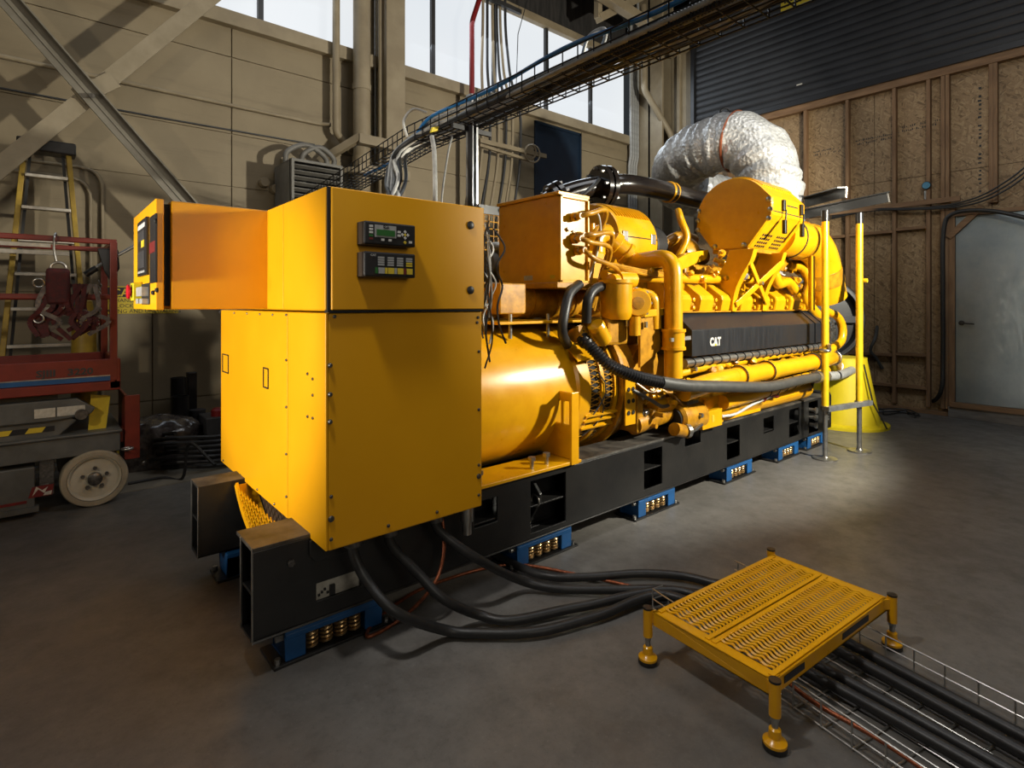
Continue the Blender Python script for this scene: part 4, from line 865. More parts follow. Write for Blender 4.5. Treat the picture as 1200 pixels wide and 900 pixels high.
MB().box(a.x-.16, b.x+.06, YN-.03, YI, ZT+.004, ZT+.012).build('motor_shelf', 'raw_edge', G, smooth=0)
bk = MB().prism([(0, 0), (.035, 0), (.055, .12), (.2, .16), (.22, .16), (.22, 0), (.25, 0), (.25, .20), (0, .20)], (3.72, 2.17, .50), X1, Z1, -.02).box(3.72, 3.97, 2.17, 2.32, .69, .71).build('motor_bracket', 'yellow', G, smooth=0, bev=.004)
MB().torus(at_y(811, 474, 2.18), (.3, 1, 0), .025, .006).build('lifting_eye', 'steel', mo)
MB().tube(curve_pts([at_y(846, 488, 2.15), at_y(862, 485, 2.12), at_y(880, 475, 2.12), at_y(900, 466, 2.12), at_y(912, 462, 2.15)], 8), .010, 8).build('white_harness', 'cable_white', G)
MB().tube(curve_pts([at_y(893, 470, 2.13), at_y(900, 462, 2.1), at_y(910, 464, 2.13)], 6), .02, 8).build('harness_clip', 'red_decal', G)
# dense small piping between motor and thermostat
r_ = random.Random(44)
for k in range(22):
    x = 3.0+r_.random()*.55; z = .58+r_.random()*.36; L = r_.choice((.06, .1, .16))
    ax = r_.choice(((1, 0, 0), (1, -.2, .1), (0, -1, 0), (.3, -.5, .7)))
    MB().lathe((x, 2.24+r_.random()*.1, z), ax, [(0, .018), (L*.3, .02), (L*.32, .03), (L*.55, .03), (L*.58, .018), (L, .016)], 10).build('pipe_fitting', r_.choice(('yellow', 'yellow', 'yellow_worn', 'steel')), G, smooth=40)
for k in range(8):
    x = 2.9+r_.random()*.3; z = .95-r_.random()*.12
    MB().tube(curve_pts([(x, 2.22, z), (x+.12, 2.17, z-.07), (x+.26, 2.18, z-.16+.03*k), (x+.42, 2.22, z-.18+.04*(k % 3))], 6), .008+.005*r_.random(), 8).build('oil_line', r_.choice(('yellow_worn', 'yellow', 'conduit_grey')), G)
MB().tube([at_y(765, 475, 2.25), (3.75, 2.25, .66)], .05, 16).build('starter_motor', 'yellow', G)
MB().cyl((3.0, 2.28, .60), (3.45, 2.28, .64), .07).build('starter_housing', 'yellow_worn', G)

# ---- air cleaners
ax0, ax1, ayc, azc = 4.33, 4.92, 2.285, 2.115
poly = [(.325*math.cos(t), .315*math.sin(t)) for t in [math.radians(a) for a in range(40, 181, 7)]]+[(-.325, -.07), (-.20, -.235), (-.17, -.265), (.13, -.265), (.325, -.02), (.325, .12)]
# outline in (-y, z): the left end is rounded, the right side is flat with a sloping skirt
acm = MB().prism([(a, b) for a, b in poly], (ax0, ayc, azc), (0, -1, 0), Z1, -(ax1-ax0))
ac = acm.build('air_cleaner', 'yellow', G, smooth=25, bev=.006)
MB().prism([(a*.985, b*.985) for a, b in poly], (ax0-.012, ayc, azc), (0, -1, 0), Z1, -.02).build('end_plate', 'yellow', ac, smooth=25, bev=.004)
m = MB()
for k in range(15):
    x = ax0+.05+k*.036
    m.tube([Vector((x, ayc-.327*math.cos(math.radians(a)), azc+.317*math.sin(math.radians(a)))) for a in range(46, 140, 8)], .012, 6)
m.build('ribbed_top', 'yellow', ac)
for a, b in ((.30, .10), (.312, .02), (.30, -.05), (-.31, 0), (-.30, .08), (-.312, -.08), (-.15, -.235), (.10, -.24)): MB().lathe((ax0-.012, ayc-a, azc+b), (-1, 0, 0), [(0, .02), (.008, .02), (.012, .012)], 14).build('cover_screw', 'steel', ac)
ysd = ayc-.325
for x in (ax0+.17, ax0+.50):
    MB().box(x-.02, x+.02, ysd-.022, ysd, azc+.02, azc+.11).bar((x, ysd-.03, azc+.03), (x, ysd-.018, azc-.15), .012, .012).box(x-.018, x+.018, ysd-.03, ysd-.002, azc-.16, azc-.05).build('draw_latch', 'black_plastic', ac, smooth=0, bev=.004)
MB().box(ax0+.01, ax1, ysd-.002, ysd+.01, azc+.004, azc+.012).build('split_line', 'dark_hole', ac, smooth=0)
MB().box(ax0+.25, ax0+.45, ysd-.002, ysd+.01, azc+.07, azc+.08).build('rain_slot', 'dark_hole', ac, smooth=0)
sk0 = Vector((ax0, ayc-.325, azc-.02)); sk1 = Vector((ax0, ayc-.13, azc-.265)); sd = (sk1-sk0)
nrm = X1.cross(sd).normalized()
if nrm.y > 0: nrm = -nrm
for xb in (.08, .33):
    m = MB()
    for i in range(5):
        for j in range(4):
            c = sk0+sd*(.58+.11*j)+X1*(xb+.035*i)+nrm*.002; m.bar(c-X1*.009, c+X1*.009, .018, .004, nrm)
    m.build('louvre_slots', 'dark_hole', ac, smooth=0)
MB().box(ax0+.0, ax1, ayc-.13, ayc+.18, azc-.295, azc-.262).build('bottom_rail', 'yellow_worn', ac, smooth=0, bev=.004)
c2 = MB().lathe((3.36, 2.98, 1.89), (1, 0, 0), [(0, 0), (0, .30), (.02, .31), (.47, .31), (.49, .30), (.49, .14), (.62, .12), (.62, 0)], 56).build('air_cleaner', 'yellow', G, smooth=30)
m = MB()
for k in range(13):
    x = 3.40+k*.034; m.tube([Vector((x, 2.98-.311*math.cos(math.radians(a)), 1.89+.311*math.sin(math.radians(a)))) for a in range(38, 150, 8)], .010, 6)
m.build('ribbed_top', 'yellow', c2)
for x in (3.42, 3.78): MB().box(x-.03, x+.03, 2.665, 2.675, 1.88, 1.96).build('hinge', 'steel', c2, smooth=0, bev=.003)
MB().box(3.4, 3.84, 2.667, 2.671, 1.915, 1.922).build('split_line', 'dark_hole', c2, smooth=0)
MB().lathe((3.35, 2.80, 2.0), (-1, 0, 0), [(0, .022), (.008, .022), (.012, .012)], 12).build('cover_screw', 'steel', c2)
MB().cyl((3.85, 2.9, 1.89), (4.05, 2.9, 1.89), .19).torus((3.9, 2.9, 1.89), (1, 0, 0), .19, .012).build('intake_boot', 'rubber', c2)
MB().tube(curve_pts([(4.0, 2.8, 1.86), (4.2, 2.7, 1.98), (4.5, 2.75, 1.98)], 6), .05, 12).build('turbo_pipe', 'yellow_worn', G)
MB().lathe((4.15, 2.75, 1.82), (1, -.2, 0), [(0, .06), (.03, .16), (.10, .18), (.18, .16), (.24, .08), (.4, .07)], 32).build('turbocharger', 'yellow_worn', G, smooth=40)
MB().box(4.05, 4.9, 2.55, 2.95, 1.60, 1.74).build('turbo_base', 'yellow_worn', G, smooth=0, bev=.015)
# struts that carry the right air cleaner
def s_leg(x):
    yz = [(2.235, 1.34), (2.228, 1.44), (2.20, 1.54), (2.15, 1.64), (2.09, 1.74), (2.06, 1.83)]
    yz = [(p.x, p.y) for p in curve_pts([Vector((a, b, 0)) for a, b in yz], 6)]
    w_ = .20
    poly = yz+[(a+w_, b) for a, b in reversed(yz)]
    lg = MB().prism(poly, (x, 0, 0), Y1, Z1, .012).build('cleaner_strut', 'yellow', G, smooth=20, bev=.002)
    m = MB()
    for (a, b), (c, d) in zip(yz, yz[1:]): m.bar((x+.03, a, b), (x+.03, c, d), .066, .012, (0, -1, .3))
    m.build('strut_flange', 'yellow', lg, smooth=20)
for x in (4.22, 4.74): s_leg(x)
m = MB().bar((4.25, 2.215, 1.39), (4.78, 2.075, 1.76), .05, .01, (0, -1, 0)).bar((4.25, 2.095, 1.72), (4.78, 2.215, 1.41), .05, .01, (0, -1, 0)); m.build('cross_bar', 'yellow', G, smooth=0, bev=.002)
MB().cyl((4.51, 2.16, 1.57), (4.51, 2.12, 1.57), .016, seg=8).build('cross_bolt', 'steel', G, smooth=0)
MB().prism([(0, 0), (.55, .16), (.58, .24), (.30, .20), (0, .1)], (3.75, 2.5, 1.62), X1, Z1, -.05).build('cleaner_bracket', 'yellow', G, smooth=0, bev=.004)
# outlet duct and its elbow at the far end
od = MB().tube(fillet([(4.90, 2.20, 2.0), (5.80, 2.20, 1.98), (6.08, 2.2, 1.46)], .26, 10), .175, 36).build('intake_duct', 'yellow', G, smooth=50)
for x in (5.15, 5.38, 5.62): MB().torus((x, 2.20, 2.0-.022*(x-4.9)), (1, 0, 0), .176, .008, 40, 8).build('duct_ring', 'yellow_worn' if x != 5.15 else 'dark_hole', od)
MB().tube([(5.93, 2.2, 1.74), (6.0, 2.2, 1.61)], .182, 36).build('duct_cuff', 'yellow_worn', od)
MB().sphere((5.25, 2.45, 1.80), .20, 24, (1.2, .9, .8)).build('turbo_outlet', 'yellow_worn', G)
ps = MB().box(5.36, 5.43, 2.07, 2.085, 1.34, 1.84).box(5.422, 5.43, 2.085, 2.13, 1.34, 1.84).box(5.43, 5.52, 2.118, 2.13, 1.34, 1.84).build('duct_post', 'yellow', G, smooth=0, bev=.003)
MB().tube(curve_pts([(5.5, 2.35, 1.78), (5.72, 2.3, 1.76), (5.78, 2.25, 1.60), (5.70, 2.25, 1.45), (5.80, 2.22, 1.32), (6.0, 2.2, 1.22)], 8), .05, 14).build('vent_pipe', 'yellow', G)
MB().tube(fillet([(5.9, 2.16, 1.33), (6.12, 2.12, 1.28), (6.2, 2.1, 1.16), (6.17, 2.1, 1.02), (5.8, 2.14, .90)], .1), .04, 14).build('return_pipe', 'yellow', G)
MB().tube(curve_pts([(4.9, 2.3, 1.74), (4.98, 2.24, 1.66), (5.05, 2.24, 1.58), (5.25, 2.24, 1.60), (5.42, 2.24, 1.52)], 8), .045, 12).build('coolant_elbow', 'yellow', G)
r_ = random.Random(8)
for k in range(26):
    x = 4.0+r_.random()*1.95; z = 1.6+r_.random()*.2 if x < 5.4 else 1.35+r_.random()*.45
    MB().lathe((x, 2.34+r_.random()*.08, z), (r_.uniform(-1, 1), -.6, r_.uniform(-.6, 1)), [(0, .02), (.05, .02), (.052, .032), (.08, .032), (.082, .014), (.11, .014)], 8).build('pipe_fitting', r_.choice(('yellow', 'yellow', 'yellow_worn', 'steel')), G, smooth=0)
MB().tube(curve_pts([(4.05, 2.62, 1.78), (4.12, 2.58, 1.95), (4.1, 2.62, 2.1), (4.18, 2.7, 2.2)], 6), .03, 10).build('breather_pipe', 'yellow', G)
MB().box(5.72, 6.0, 2.3, 3.1, .6, 1.6).build('front_housing', 'yellow_worn', G, smooth=0, bev=.02)
# ================================================================== UNDER AND AROUND THE SET
def spring_pts(c, R, h, turns):
    return [Vector((c[0]+R*math.cos(2*PI*turns*i/(turns*14)), c[1]+R*math.sin(2*PI*turns*i/(turns*14)), c[2]+h*i/(turns*14))) for i in range(turns*14+1)]
def make_isolator(label):
    t = thing('spring_isolator', label, 'isolator', (0, 0, 0), 'spring isolators under the skid')
    MB().box(-.25, .25, -.055, .12, 0, .012).build('base_plate', 'black_steel', t, smooth=0, bev=.002)
    MB().box(-.205, .205, -.045, .11, .112, .13).box(-.205, -.125, -.045, .11, .012, .112).box(.125, .205, -.045, .11, .012, .112).box(-.205, .205, .10, .11, .012, .112).box(-.205, .205, -.047, -.035, .095, .118).build('housing', 'blue_iso', t, smooth=0, bev=.004)
    for p, q in (((-.23, -.03, .012), (-.23, -.03, .03)), ((.23, -.03, .012), (.23, -.03, .03)), ((-.205, -.02, .10), (-.235, -.02, .10))): MB().cyl(p, q, .012, seg=6).build('anchor_bolt', 'steel', t, smooth=0)
    for k in range(4): MB().tube(spring_pts((-.092+.061*k, -.01, .017), .023, .08, 5), .0065, 6).build('coil_spring', 'spring', t)
    return t
isos = [(.93, 'nearest blue spring isolator under the near skid rail, below the pale slot'), (2.12, 'second blue spring isolator from the near end, below the lifting lug'), (3.16, 'third blue spring isolator from the near end of the near skid rail'),
        (4.28, 'fourth blue spring isolator along the near skid rail'), (5.18, 'fifth blue spring isolator, under the last openings of the near rail'), (5.80, 'farthest blue spring isolator, beside the foot of the yellow posts')]
iso0 = None
for x, lab in isos:
    if iso0 is None: iso0 = make_isolator(lab); o = iso0
    else: o = dup(iso0); o['label'] = lab
    o.location = (x, 2.245, 0)
o = dup(iso0); o['label'] = 'blue spring isolator under the far skid rail, at its open near end'; o.location = (.93, 3.18, 0); o.rotation_euler = (0, 0, PI)
o = dup(iso0); o['label'] = 'blue spring isolator under the far rail, hidden deep behind the near rail'; o.location = (5.3, 3.18, 0); o.rotation_euler = (0, 0, PI)

# floor basket tray frame of reference
T0 = Vector((2.13, 1.508, 0)); TD = Vector((-.218, -.976, 0)).normalized(); TN = Vector((.976, -.218, 0)).normalized(); TW = .56
def tray(s, w, z): return T0+TD*s+TN*w+Z1*z
tl = 2.6
t = thing('floor_cable_tray', 'zinc wire basket tray on the floor running under the yellow step platform', 'cable tray', tray(0, .28, 0))
wr_ = .0032
m = MB()
for z in (.012, .055, .10): m.tube([tray(0, 0, z), tray(tl, 0, z)], wr_, 6)
for k in range(27): m.tube([tray(k*.1, 0, .012), tray(k*.1, 0, .10)], wr_, 6)
m.build('side_mesh', 'tray_zinc', t)
m = MB()
for z in (.012, .055, .10): m.tube([tray(-.02, TW, z), tray(tl, TW, z)], wr_, 6)
for k in range(27): m.tube([tray(k*.1, TW, .012), tray(k*.1, TW, .10)], wr_, 6)
m.build('side_mesh', 'tray_zinc', t)
m = MB()
for k in range(1, 11): m.tube([tray(0, TW*k/11, .012), tray(tl, TW*k/11, .012)], wr_, 6)
for k in range(27): m.tube([tray(k*.1, 0, .007), tray(k*.1, TW, .007)], wr_, 6)
m.build('bottom_mesh', 'tray_zinc', t)
m = MB()
for z in (.012, .055, .10): m.tube([tray(0, 0, z), tray(-.0, .06, z)], wr_, 6)
m.build('end_wires', 'tray_zinc', t)
for s_ in (1.22, 1.35): MB().torus(tray(s_, -.005, .016), TD, .014, .005, 14, 6).build('tie_wrap', 'rubber', t)

# power cables from the cabinet into the tray
def cable(label, pts, r=.0205, mat='rubber', name='power_cable', group='power cables under the cabinet', n=10):
    return MB().tube(curve_pts(pts, n), r, 14).build(name, mat, label=label, cat='cable', group=group)
def fz(u, v, z=.028): return at_z(u, v, z)
fl = .030
cable('front black power cable, leaving the cabinet nearest the camera and sweeping lowest over the floor',
      [(.95, 2.09, .49), (.955, 2.085, .40), at_y(432, 684, 2.03), at_y(465, 718, 1.93)+Z1*.0, fz(520, 738, .05), fz(560, 742, fl), fz(630, 740, fl), fz(700, 722, fl), tray(.0, .10, .045), tray(.5, .16, .042), tray(1.2, .22, .042), tray(tl, .26, .042)])
cable('second black power cable, sweeping just behind the front one',
      [(1.11, 2.09, .49), (1.115, 2.085, .40), at_y(490, 672, 2.03), at_y(520, 702, 1.95), fz(560, 720, .05), fz(600, 727, fl), fz(680, 711, fl), tray(.0, .18, .045), tray(.5, .23, .042), tray(1.2, .28, .042), tray(tl, .32, .042)])
cable('third black power cable, leaving the cabinet at its far corner beside the copper lead',
      [(1.335, 2.09, .49), (1.345, 2.08, .40), at_y(560, 655, 2.0), fz(610, 680, .07), fz(655, 690, fl), fz(720, 691, fl), fz(790, 692, fl), tray(.25, .36, .045), tray(.7, .40, .042), tray(1.3, .40, .042), tray(tl, .40, .042)])
cable('farthest black power cable, coming from under the skid rail along the floor',
      [fz(560, 640, fl), fz(600, 660, fl), fz(640, 675, fl), fz(690, 676, fl), fz(750, 672, fl), fz(800, 675, fl), fz(840, 684, fl), tray(.12, .47, .045), tray(.6, .48, .042), tray(tl, .49, .042)])
cable('copper coloured ground lead looping from the cabinet over the floor into the tray',
      [(1.38, 2.14, .49), (1.39, 2.11, .40), at_y(519, 655, 2.08), at_y(505, 690, 2.06), fz(470, 725, .02), fz(432, 746, .012), fz(440, 728, .012), fz(490, 692, .012), fz(560, 668, .012), fz(610, 662, .012), fz(680, 674, .012), fz(735, 686, .012), fz(790, 700, .012), tray(.3, .15, .06), tray(.7, .03, .055), tray(1.0, .06, .05), tray(1.6, .05, .03), tray(tl, .06, .03)],
      .008, 'copper', 'ground_lead', 'copper leads')

# ---- step platform
t = thing('step_platform', 'low yellow grated step platform on four adjustable legs, standing over the floor tray', 'platform', (0, 0, 0))
PL, PW, PZ = .86, .485, .20                                # length along x, width along y
MB().box(-PL/2, PL/2, -PW/2, -PW/2+.006, PZ-.05, PZ).box(-PL/2, PL/2, PW/2-.006, PW/2, PZ-.05, PZ).box(-PL/2, -PL/2+.006, -PW/2, PW/2, PZ-.05, PZ).box(PL/2-.006, PL/2, -PW/2, PW/2, PZ-.05, PZ)\
    .box(-PL/2, -PL/2+.05, -PW/2, PW/2, PZ-.004, PZ).box(PL/2-.05, PL/2, -PW/2, PW/2, PZ-.004, PZ).build('frame', 'yellow', t, smooth=0, bev=.003)
MB().box(PL*.05, PL*.3, -PW/2-.0015, -PW/2, PZ-.035, PZ-.012).build('edge_label', 'crate', t, smooth=0)
MB().box(-PL*.42, -PL*.27, -PW/2-.0015, -PW/2, PZ-.035, PZ-.012).build('edge_label', 'crate', t, smooth=0)
for k in range(2):
    y0 = -PW/2+.008+k*(PW/2-.004); y1 = y0+PW/2-.012
    m = MB(); nb = 37
    m.box(-PL/2+.02, PL/2-.02, y0, y0+.018, PZ-.03, PZ+.004).box(-PL/2+.02, PL/2-.02, y1-.018, y1, PZ-.03, PZ+.004)
    for i in range(nb):                                   # wavy raised treads with open slots between
        x = -PL/2+.055+(PL-.11)*i/(nb-1); P = []
        for j in range(25):
            s_ = j/24; y = y0+.016+(y1-y0-.032)*s_; ph = s_*4*2*PI
            P.append((x+.0045*math.sin(ph), y, PZ+.003+.006*math.sin(PI*s_)**.3+.003*math.cos(ph)))
        vs = []; fs = []; hw = .0046
        for (x_, y_, z_) in P:
            vs += [(x_-hw, y_, z_-.002), (x_+hw, y_, z_), (x_+hw, y_, z_-.003), (x_-hw, y_, z_-.005)]
        for j in range(24):
            a = j*4; fs += [(a, a+4, a+5, a+1), (a+1, a+5, a+6, a+2), (a+2, a+6, a+7, a+3), (a+3, a+7, a+4, a)]
        m.add(vs, fs)
    m.build('tread_plank', 'yellow', t, smooth=30)
leg = None
for (x, y) in ((-PL/2-.012, PW/2+.014), (-PL/2-.012, -PW/2-.014), (PL/2+.012, PW/2+.014), (PL/2+.012, -PW/2-.014)):
    if leg is None:
        leg = MB().cyl((x, y, .105), (x, y, PZ+.012), .018).build('leg', 'yellow', t)
        MB().cyl((x, y, PZ+.011), (x, y, PZ+.018), .0185).build('leg_cap', 'black_plastic', leg)
        MB().cyl((x, y, .06), (x, y, .11), .010).cyl((x, y, .09), (x, y, .104), .014, seg=6).build('adjusting_screw', 'steel', leg, smooth=0)
        MB().lathe((x, y, .018), (0, 0, 1), [(0, .036), (.008, .036), (.014, .026), (.02, .02), (.045, .018), (.05, .012)], 24).build('foot', 'yellow', leg)
        MB().lathe((x, y, 0), (0, 0, 1), [(0, .034), (.004, .037), (.018, .037)], 24).build('rubber_pad', 'rubber', leg)
        MB().bar((x, y, PZ-.02), (x+.035, y-.024, PZ-.02), .02, .04).build('leg_bracket', 'yellow', leg, smooth=0)
        lx, ly = x, y
    else:
        c = dup(leg, t); c.location = leg.location+Vector((x-lx, y-ly, 0)); c.rotation_euler = (0, 0, {(-1, -1): PI/2, (1, 1): -PI/2, (1, -1): PI}[(1 if x > 0 else -1, 1 if y > 0 else -1)])
t.location = (2.225, 1.008, 0); t.rotation_euler = (0, 0, math.radians(-5))

# ---- yellow posts with the black angle arms
t = thing('pipe_stand', 'pair of tall yellow posts with black angle arms at the far end of the engine', 'stand', (5.65, 1.95, 0))
for (x, y, zt, u) in ((5.393, 1.972, 2.24, 967), (5.92, 1.864, 2.26, 1007)):
    po = MB().cyl((x, y, .45), (x, y, zt-.03), .030).build('post', 'yellow_post', t)
    MB().cyl((x, y, .02), (x, y, .47), .021).build('inner_tube', 'steel', po)
    MB().lathe((x, y, 0), (0, 0, 1), [(0, .10), (.012, .10), (.018, .03), (.03, .024)], 24).build('foot_plate', 'raw_edge', po)
    MB().cyl((x, y, zt-.10), (x, y, zt), .033).build('post_head', 'black_steel', po)
    MB().bar((x-.05, y, .46), (x+.05, y, .46), .012, .012).cyl((x, y, .44), (x, y, .48), .04).build('lock_collar', 'steel', po)
a, b = Vector((5.34, 1.94, .46)), Vector((6.02, 1.80, .46)); MB().bar(a, b, .045, .045).build('cross_strut', 'unistrut', t, smooth=0, bev=.003)
def angle(p, q, name='angle_arm'):
    m = MB(); m.bar(p, q, .008, .09); d = (Vector(q)-Vector(p)).normalized(); sd = d.cross(Z1).normalized()
    m.bar(Vector(p)+sd*.04+Z1*.041, Vector(q)+sd*.04+Z1*.041, .08, .008)
    o = m.build(name, 'black_steel', t, smooth=0)
    MB().bar(Vector(q)-d*.012, Vector(q)+d*.001, .010, .092).build('cut_end', 'raw_edge', o, smooth=0)
angle(at_y(943, 238, 2.35), at_y(992, 225, 1.80)); angle(at_y(940, 252, 2.40), at_y(1042, 231, 1.70))
MB().cyl((5.93, 1.83, 1.62), (5.93, 1.80, 1.62), .02).build('clamp_knob', 'yellow_post', t)
MB().torus((5.393, 1.972, .98), (0, 0, 1), .035, .014).bar((5.393, 1.93, .98), (5.36, 1.93, 1.04), .02, .02).build('tube_clamp', 'steel', t)

# ---- black coolant main over the engine
def at_d(u, v, y): return at_y(u, v, y)
pts = [at_y(632, 275, 3.42), at_y(640, 240, 3.38), at_y(668, 226, 3.3), at_y(704, 218, 3.2), at_y(735, 216, 3.1), at_y(770, 222, 3.05), at_y(815, 233, 3.0), at_y(840, 238, 2.98)]
t = thing('coolant_main', 'black enamelled pipe with bolted flanges crossing above the engine', 'pipe', pts[4])
MB().tube(curve_pts(pts, 8), .088, 24).build('pipe_run', 'jacket_pipe', t)
def flange(c, d, R, n, name='bolted_flange'):
    d = d.normalized(); o = MB().lathe(c-d*.05, d, [(0, .09), (0, R), (.04, R), (.045, .1), (.055, .1), (.06, R), (.10, R), (.10, .09)], 32).build(name, 'jacket_pipe', t, smooth=30)
    a = d.orthogonal().normalized(); b = d.cross(a)
    for k in range(n):
        w = 2*PI*k/n; q = c+(a*math.cos(w)+b*math.sin(w))*(R-.028); MB().cyl(q-d*.085, q+d*.085, .014, seg=6).build('flange_bolt', 'steel', o, smooth=0)
flange(at_y(706, 219, 3.19), pts[5]-pts[3], .185, 8); flange(at_y(652, 231, 3.35), pts[2]-pts[1], .13, 6)
MB().torus(at_y(783, 225, 3.04), pts[6]-pts[5], .088, .014).torus(at_y(788, 226, 3.035), pts[6]-pts[5], .088, .010).build('yellow_band', 'yellow', t)
MB().tube(curve_pts([at_y(640, 238, 3.2), at_y(672, 234, 3.12), at_y(693, 220, 3.05), at_y(702, 210, 3.1)], 6), .016, 8).build('sensor_cable', 'rubber', t)

# ---- foil wrapped exhaust duct
pts = [(5.48, 2.50, 2.1), (5.48, 2.50, 2.45), (5.46, 2.56, 2.80), (5.42, 2.78, 3.04), (5.42, 3.15, 3.06), (5.50, 3.5, 2.98), (5.75, 3.72, 2.88), (6.1, 3.78, 2.80), (6.6, 3.75, 2.76), (7.2, 3.75, 2.75), (8.60, 3.75, 2.75)]
P = dense(curve_pts(pts, 12), .02); r_ = random.Random(17); NP = len(P)
fm = MB(); seg = 48; vs = []; fs = []; ref = X1.copy(); ph = [r_.uniform(0, 6.28) for _ in range(12)]
for i, p in enumerate(P):
    d = (P[min(i+1, NP-1)]-P[max(i-1, 0)]).normalized(); ref = (ref-d*ref.dot(d)).normalized(); q = d.cross(ref)
    for k in range(seg):
        a = 2*PI*k/seg
        R = .285+.016*abs(math.sin(i*.33+.5*math.sin(a+ph[3])))**.6*1.4-.014+.008*math.sin(i*.9+2.0*a+ph[0])+.007*math.sin(i*.37+3*a+ph[1])+.004*math.sin(5*a+i*.8+ph[2])+.004*r_.uniform(-1, 1)
        if (i//9) % 2: R += .006
        vs.append(p+(ref*math.cos(a)+q*math.sin(a))*R)
for i in range(NP-1):
    for k in range(seg): m_ = (k+1) % seg; fs.append((i*seg+k, i*seg+m_, (i+1)*seg+m_, (i+1)*seg+k))
fm.add(vs, fs)
t = fm.build('exhaust_duct', 'foil', smooth=60, label='fat crumpled foil exhaust duct arching over the engine towards the wall', cat='duct')
i = int(NP*.19); d = (P[i+1]-P[i-1]); MB().torus(P[i], d, .297, .014, 48, 6).build('rust_band', 'copper', t)
fb = MB(); fb.sphere((5.45, 2.33, 2.36), .07, 14, (1.2, 1, .9)).build('loose_foil', 'foil', t)
MB().torus((5.42, 2.95, 3.38), (1, .4, 0), .05, .012).build('hanger_ring', 'black_plastic', t)
MB().torus((5.62, 3.62, 3.25), (1, .4, 0), .05, .012).build('hanger_ring', 'black_plastic', t)

# ---- overhead tray, its post and cables
TX, TZ = 2.06, 2.52
t = thing('overhead_cable_tray', 'black wire basket tray carrying cables overhead, sloping out of the top of the picture', 'cable tray', (TX, 1.2, TZ))
def basket(y0, y1, z0, z1, step=.1, w=.23, h=.11):
    n = max(2, int(abs(y1-y0)/step)); side = [MB(), MB()]; bot = MB()
    for hh in (0, .055, h):
        for i, sx_ in enumerate((-w/2, w/2)):
            side[i].tube([(TX+sx_, y0, z0+hh), (TX+sx_, y1, z1+hh)], .0042, 6)
    for k in range(1, 6): bot.tube([(TX-w/2+w*k/6, y0, z0), (TX-w/2+w*k/6, y1, z1)], .0035, 6)
    for k in range(n+1):
        f = k/n; y = y0+(y1-y0)*f; z = z0+(z1-z0)*f
        for i, sx_ in enumerate((-w/2, w/2)): side[i].tube([(TX+sx_, y, z), (TX+sx_, y, z+h)], .0038, 6)
        bot.tube([(TX-w/2, y, z), (TX+w/2, y, z)], .0038, 6)
    side[0].build('side_mesh', 'tray_black', t); side[1].build('side_mesh', 'tray_black', t); bot.build('bottom_mesh', 'tray_black', t)
basket(-1.6, 3.4, TZ, TZ); basket(3.4, 6.28, TZ, TZ-.26, .07)
sp = thing('strut_post', 'slotted steel strut post standing behind the yellow cabinet under the overhead tray', 'post', (TX+.03, 2.84, 0))
m = MB(); px, py = TX+.03, 2.84
m.box(px-.03, px+.03, py+.02, py+.024, 0, 2.72).box(px-.03, px-.026, py-.03, py+.02, 0, 2.72).box(px+.026, px+.03, py-.03, py+.02, 0, 2.72).box(px-.03, px-.012, py-.03, py-.026, 0, 2.72).box(px+.012, px+.03, py-.03, py-.026, 0, 2.72)
m.build('channel', 'unistrut', sp, smooth=0)
MB().box(px-.08, px+.08, py-.08, py+.08, 0, .01).build('base_plate', 'unistrut', sp, smooth=0)
MB().box(px-.034, px-.03, py-.05, py+.0, 1.9, 2.62).build('cable_duct', 'black_plastic', sp, smooth=0)
MB().bar((px-.15, py, 2.50), (px+.15, py, 2.50), .02, .03).build('tray_bracket', 'black_steel', sp, smooth=0)
r_ = random.Random(23)
kinds = [('cable_grey', .012, 'grey'), ('cable_white', .010, 'white'), ('cable_grey', .014, 'grey'), ('rubber', .016, 'black'), ('cable_blue', .011, 'blue'), ('cable_white', .008, 'white'), ('cable_grey', .012, 'grey'), ('rubber', .014, 'black'), ('cable_grey', .010, 'grey'), ('cable_white', .012, 'white'), ('cable_grey', .012, 'grey'), ('rubber', .012, 'black'), ('cable_grey', .009, 'grey'), ('cable_white', .009, 'white')]
for k, (mat, r, cn) in enumerate(kinds):
    xo = -.095+.19*((k*5) % 14)/13; zo = .010+.021*(k % 4)+r
    if cn == 'black': zo = .012+r
    if cn == 'blue': zo, xo = .085, -.09
    pts = []
    for j in range(9):
        y = -1.5+j*.57; pts.append(Vector((TX+xo+r_.uniform(-.03, .03), y, TZ+zo+r_.uniform(-.004, .030)+(.05 if (cn == 'blue' and j in (3, 4, 6)) else 0))))
    ex, ey = 1.30+.02*(k % 5)+r_.uniform(-.01, .02), 2.45+.035*(k // 5)+r_.uniform(-.02, .05)
    if cn == 'blue': pts += [Vector((TX+xo, 3.3, TZ+.05)), Vector((TX+.05, 3.7, TZ+.01)), Vector((TX, 4.3, TZ-.05))]
    else: pts += [Vector((TX+xo*.9-.02, 3.30+r_.uniform(-.05, .06), TZ+zo+.0)), Vector((TX-.14+xo*.4, 3.46+r_.uniform(-.05, .05), TZ-.07)), Vector((1.80+xo*.4, 3.30+r_.uniform(-.08, .08), TZ-.30)), Vector((1.62+xo*.3, 3.0+r_.uniform(-.06, .06), 2.04)), Vector((ex+.05, ey+.2, 1.9)), Vector((ex, ey+.05, 1.84))]
    cable({'grey': 'grey cable of the bundle lying in the overhead tray', 'white': 'white cable of the bundle lying in the overhead tray', 'black': 'black cable of the bundle lying in the overhead tray', 'blue': 'blue cable lying on the bundle in the overhead tray'}[cn], pts, r, mat, 'data_cable', cn+' cables in the overhead tray' if cn != 'blue' else None, 6)
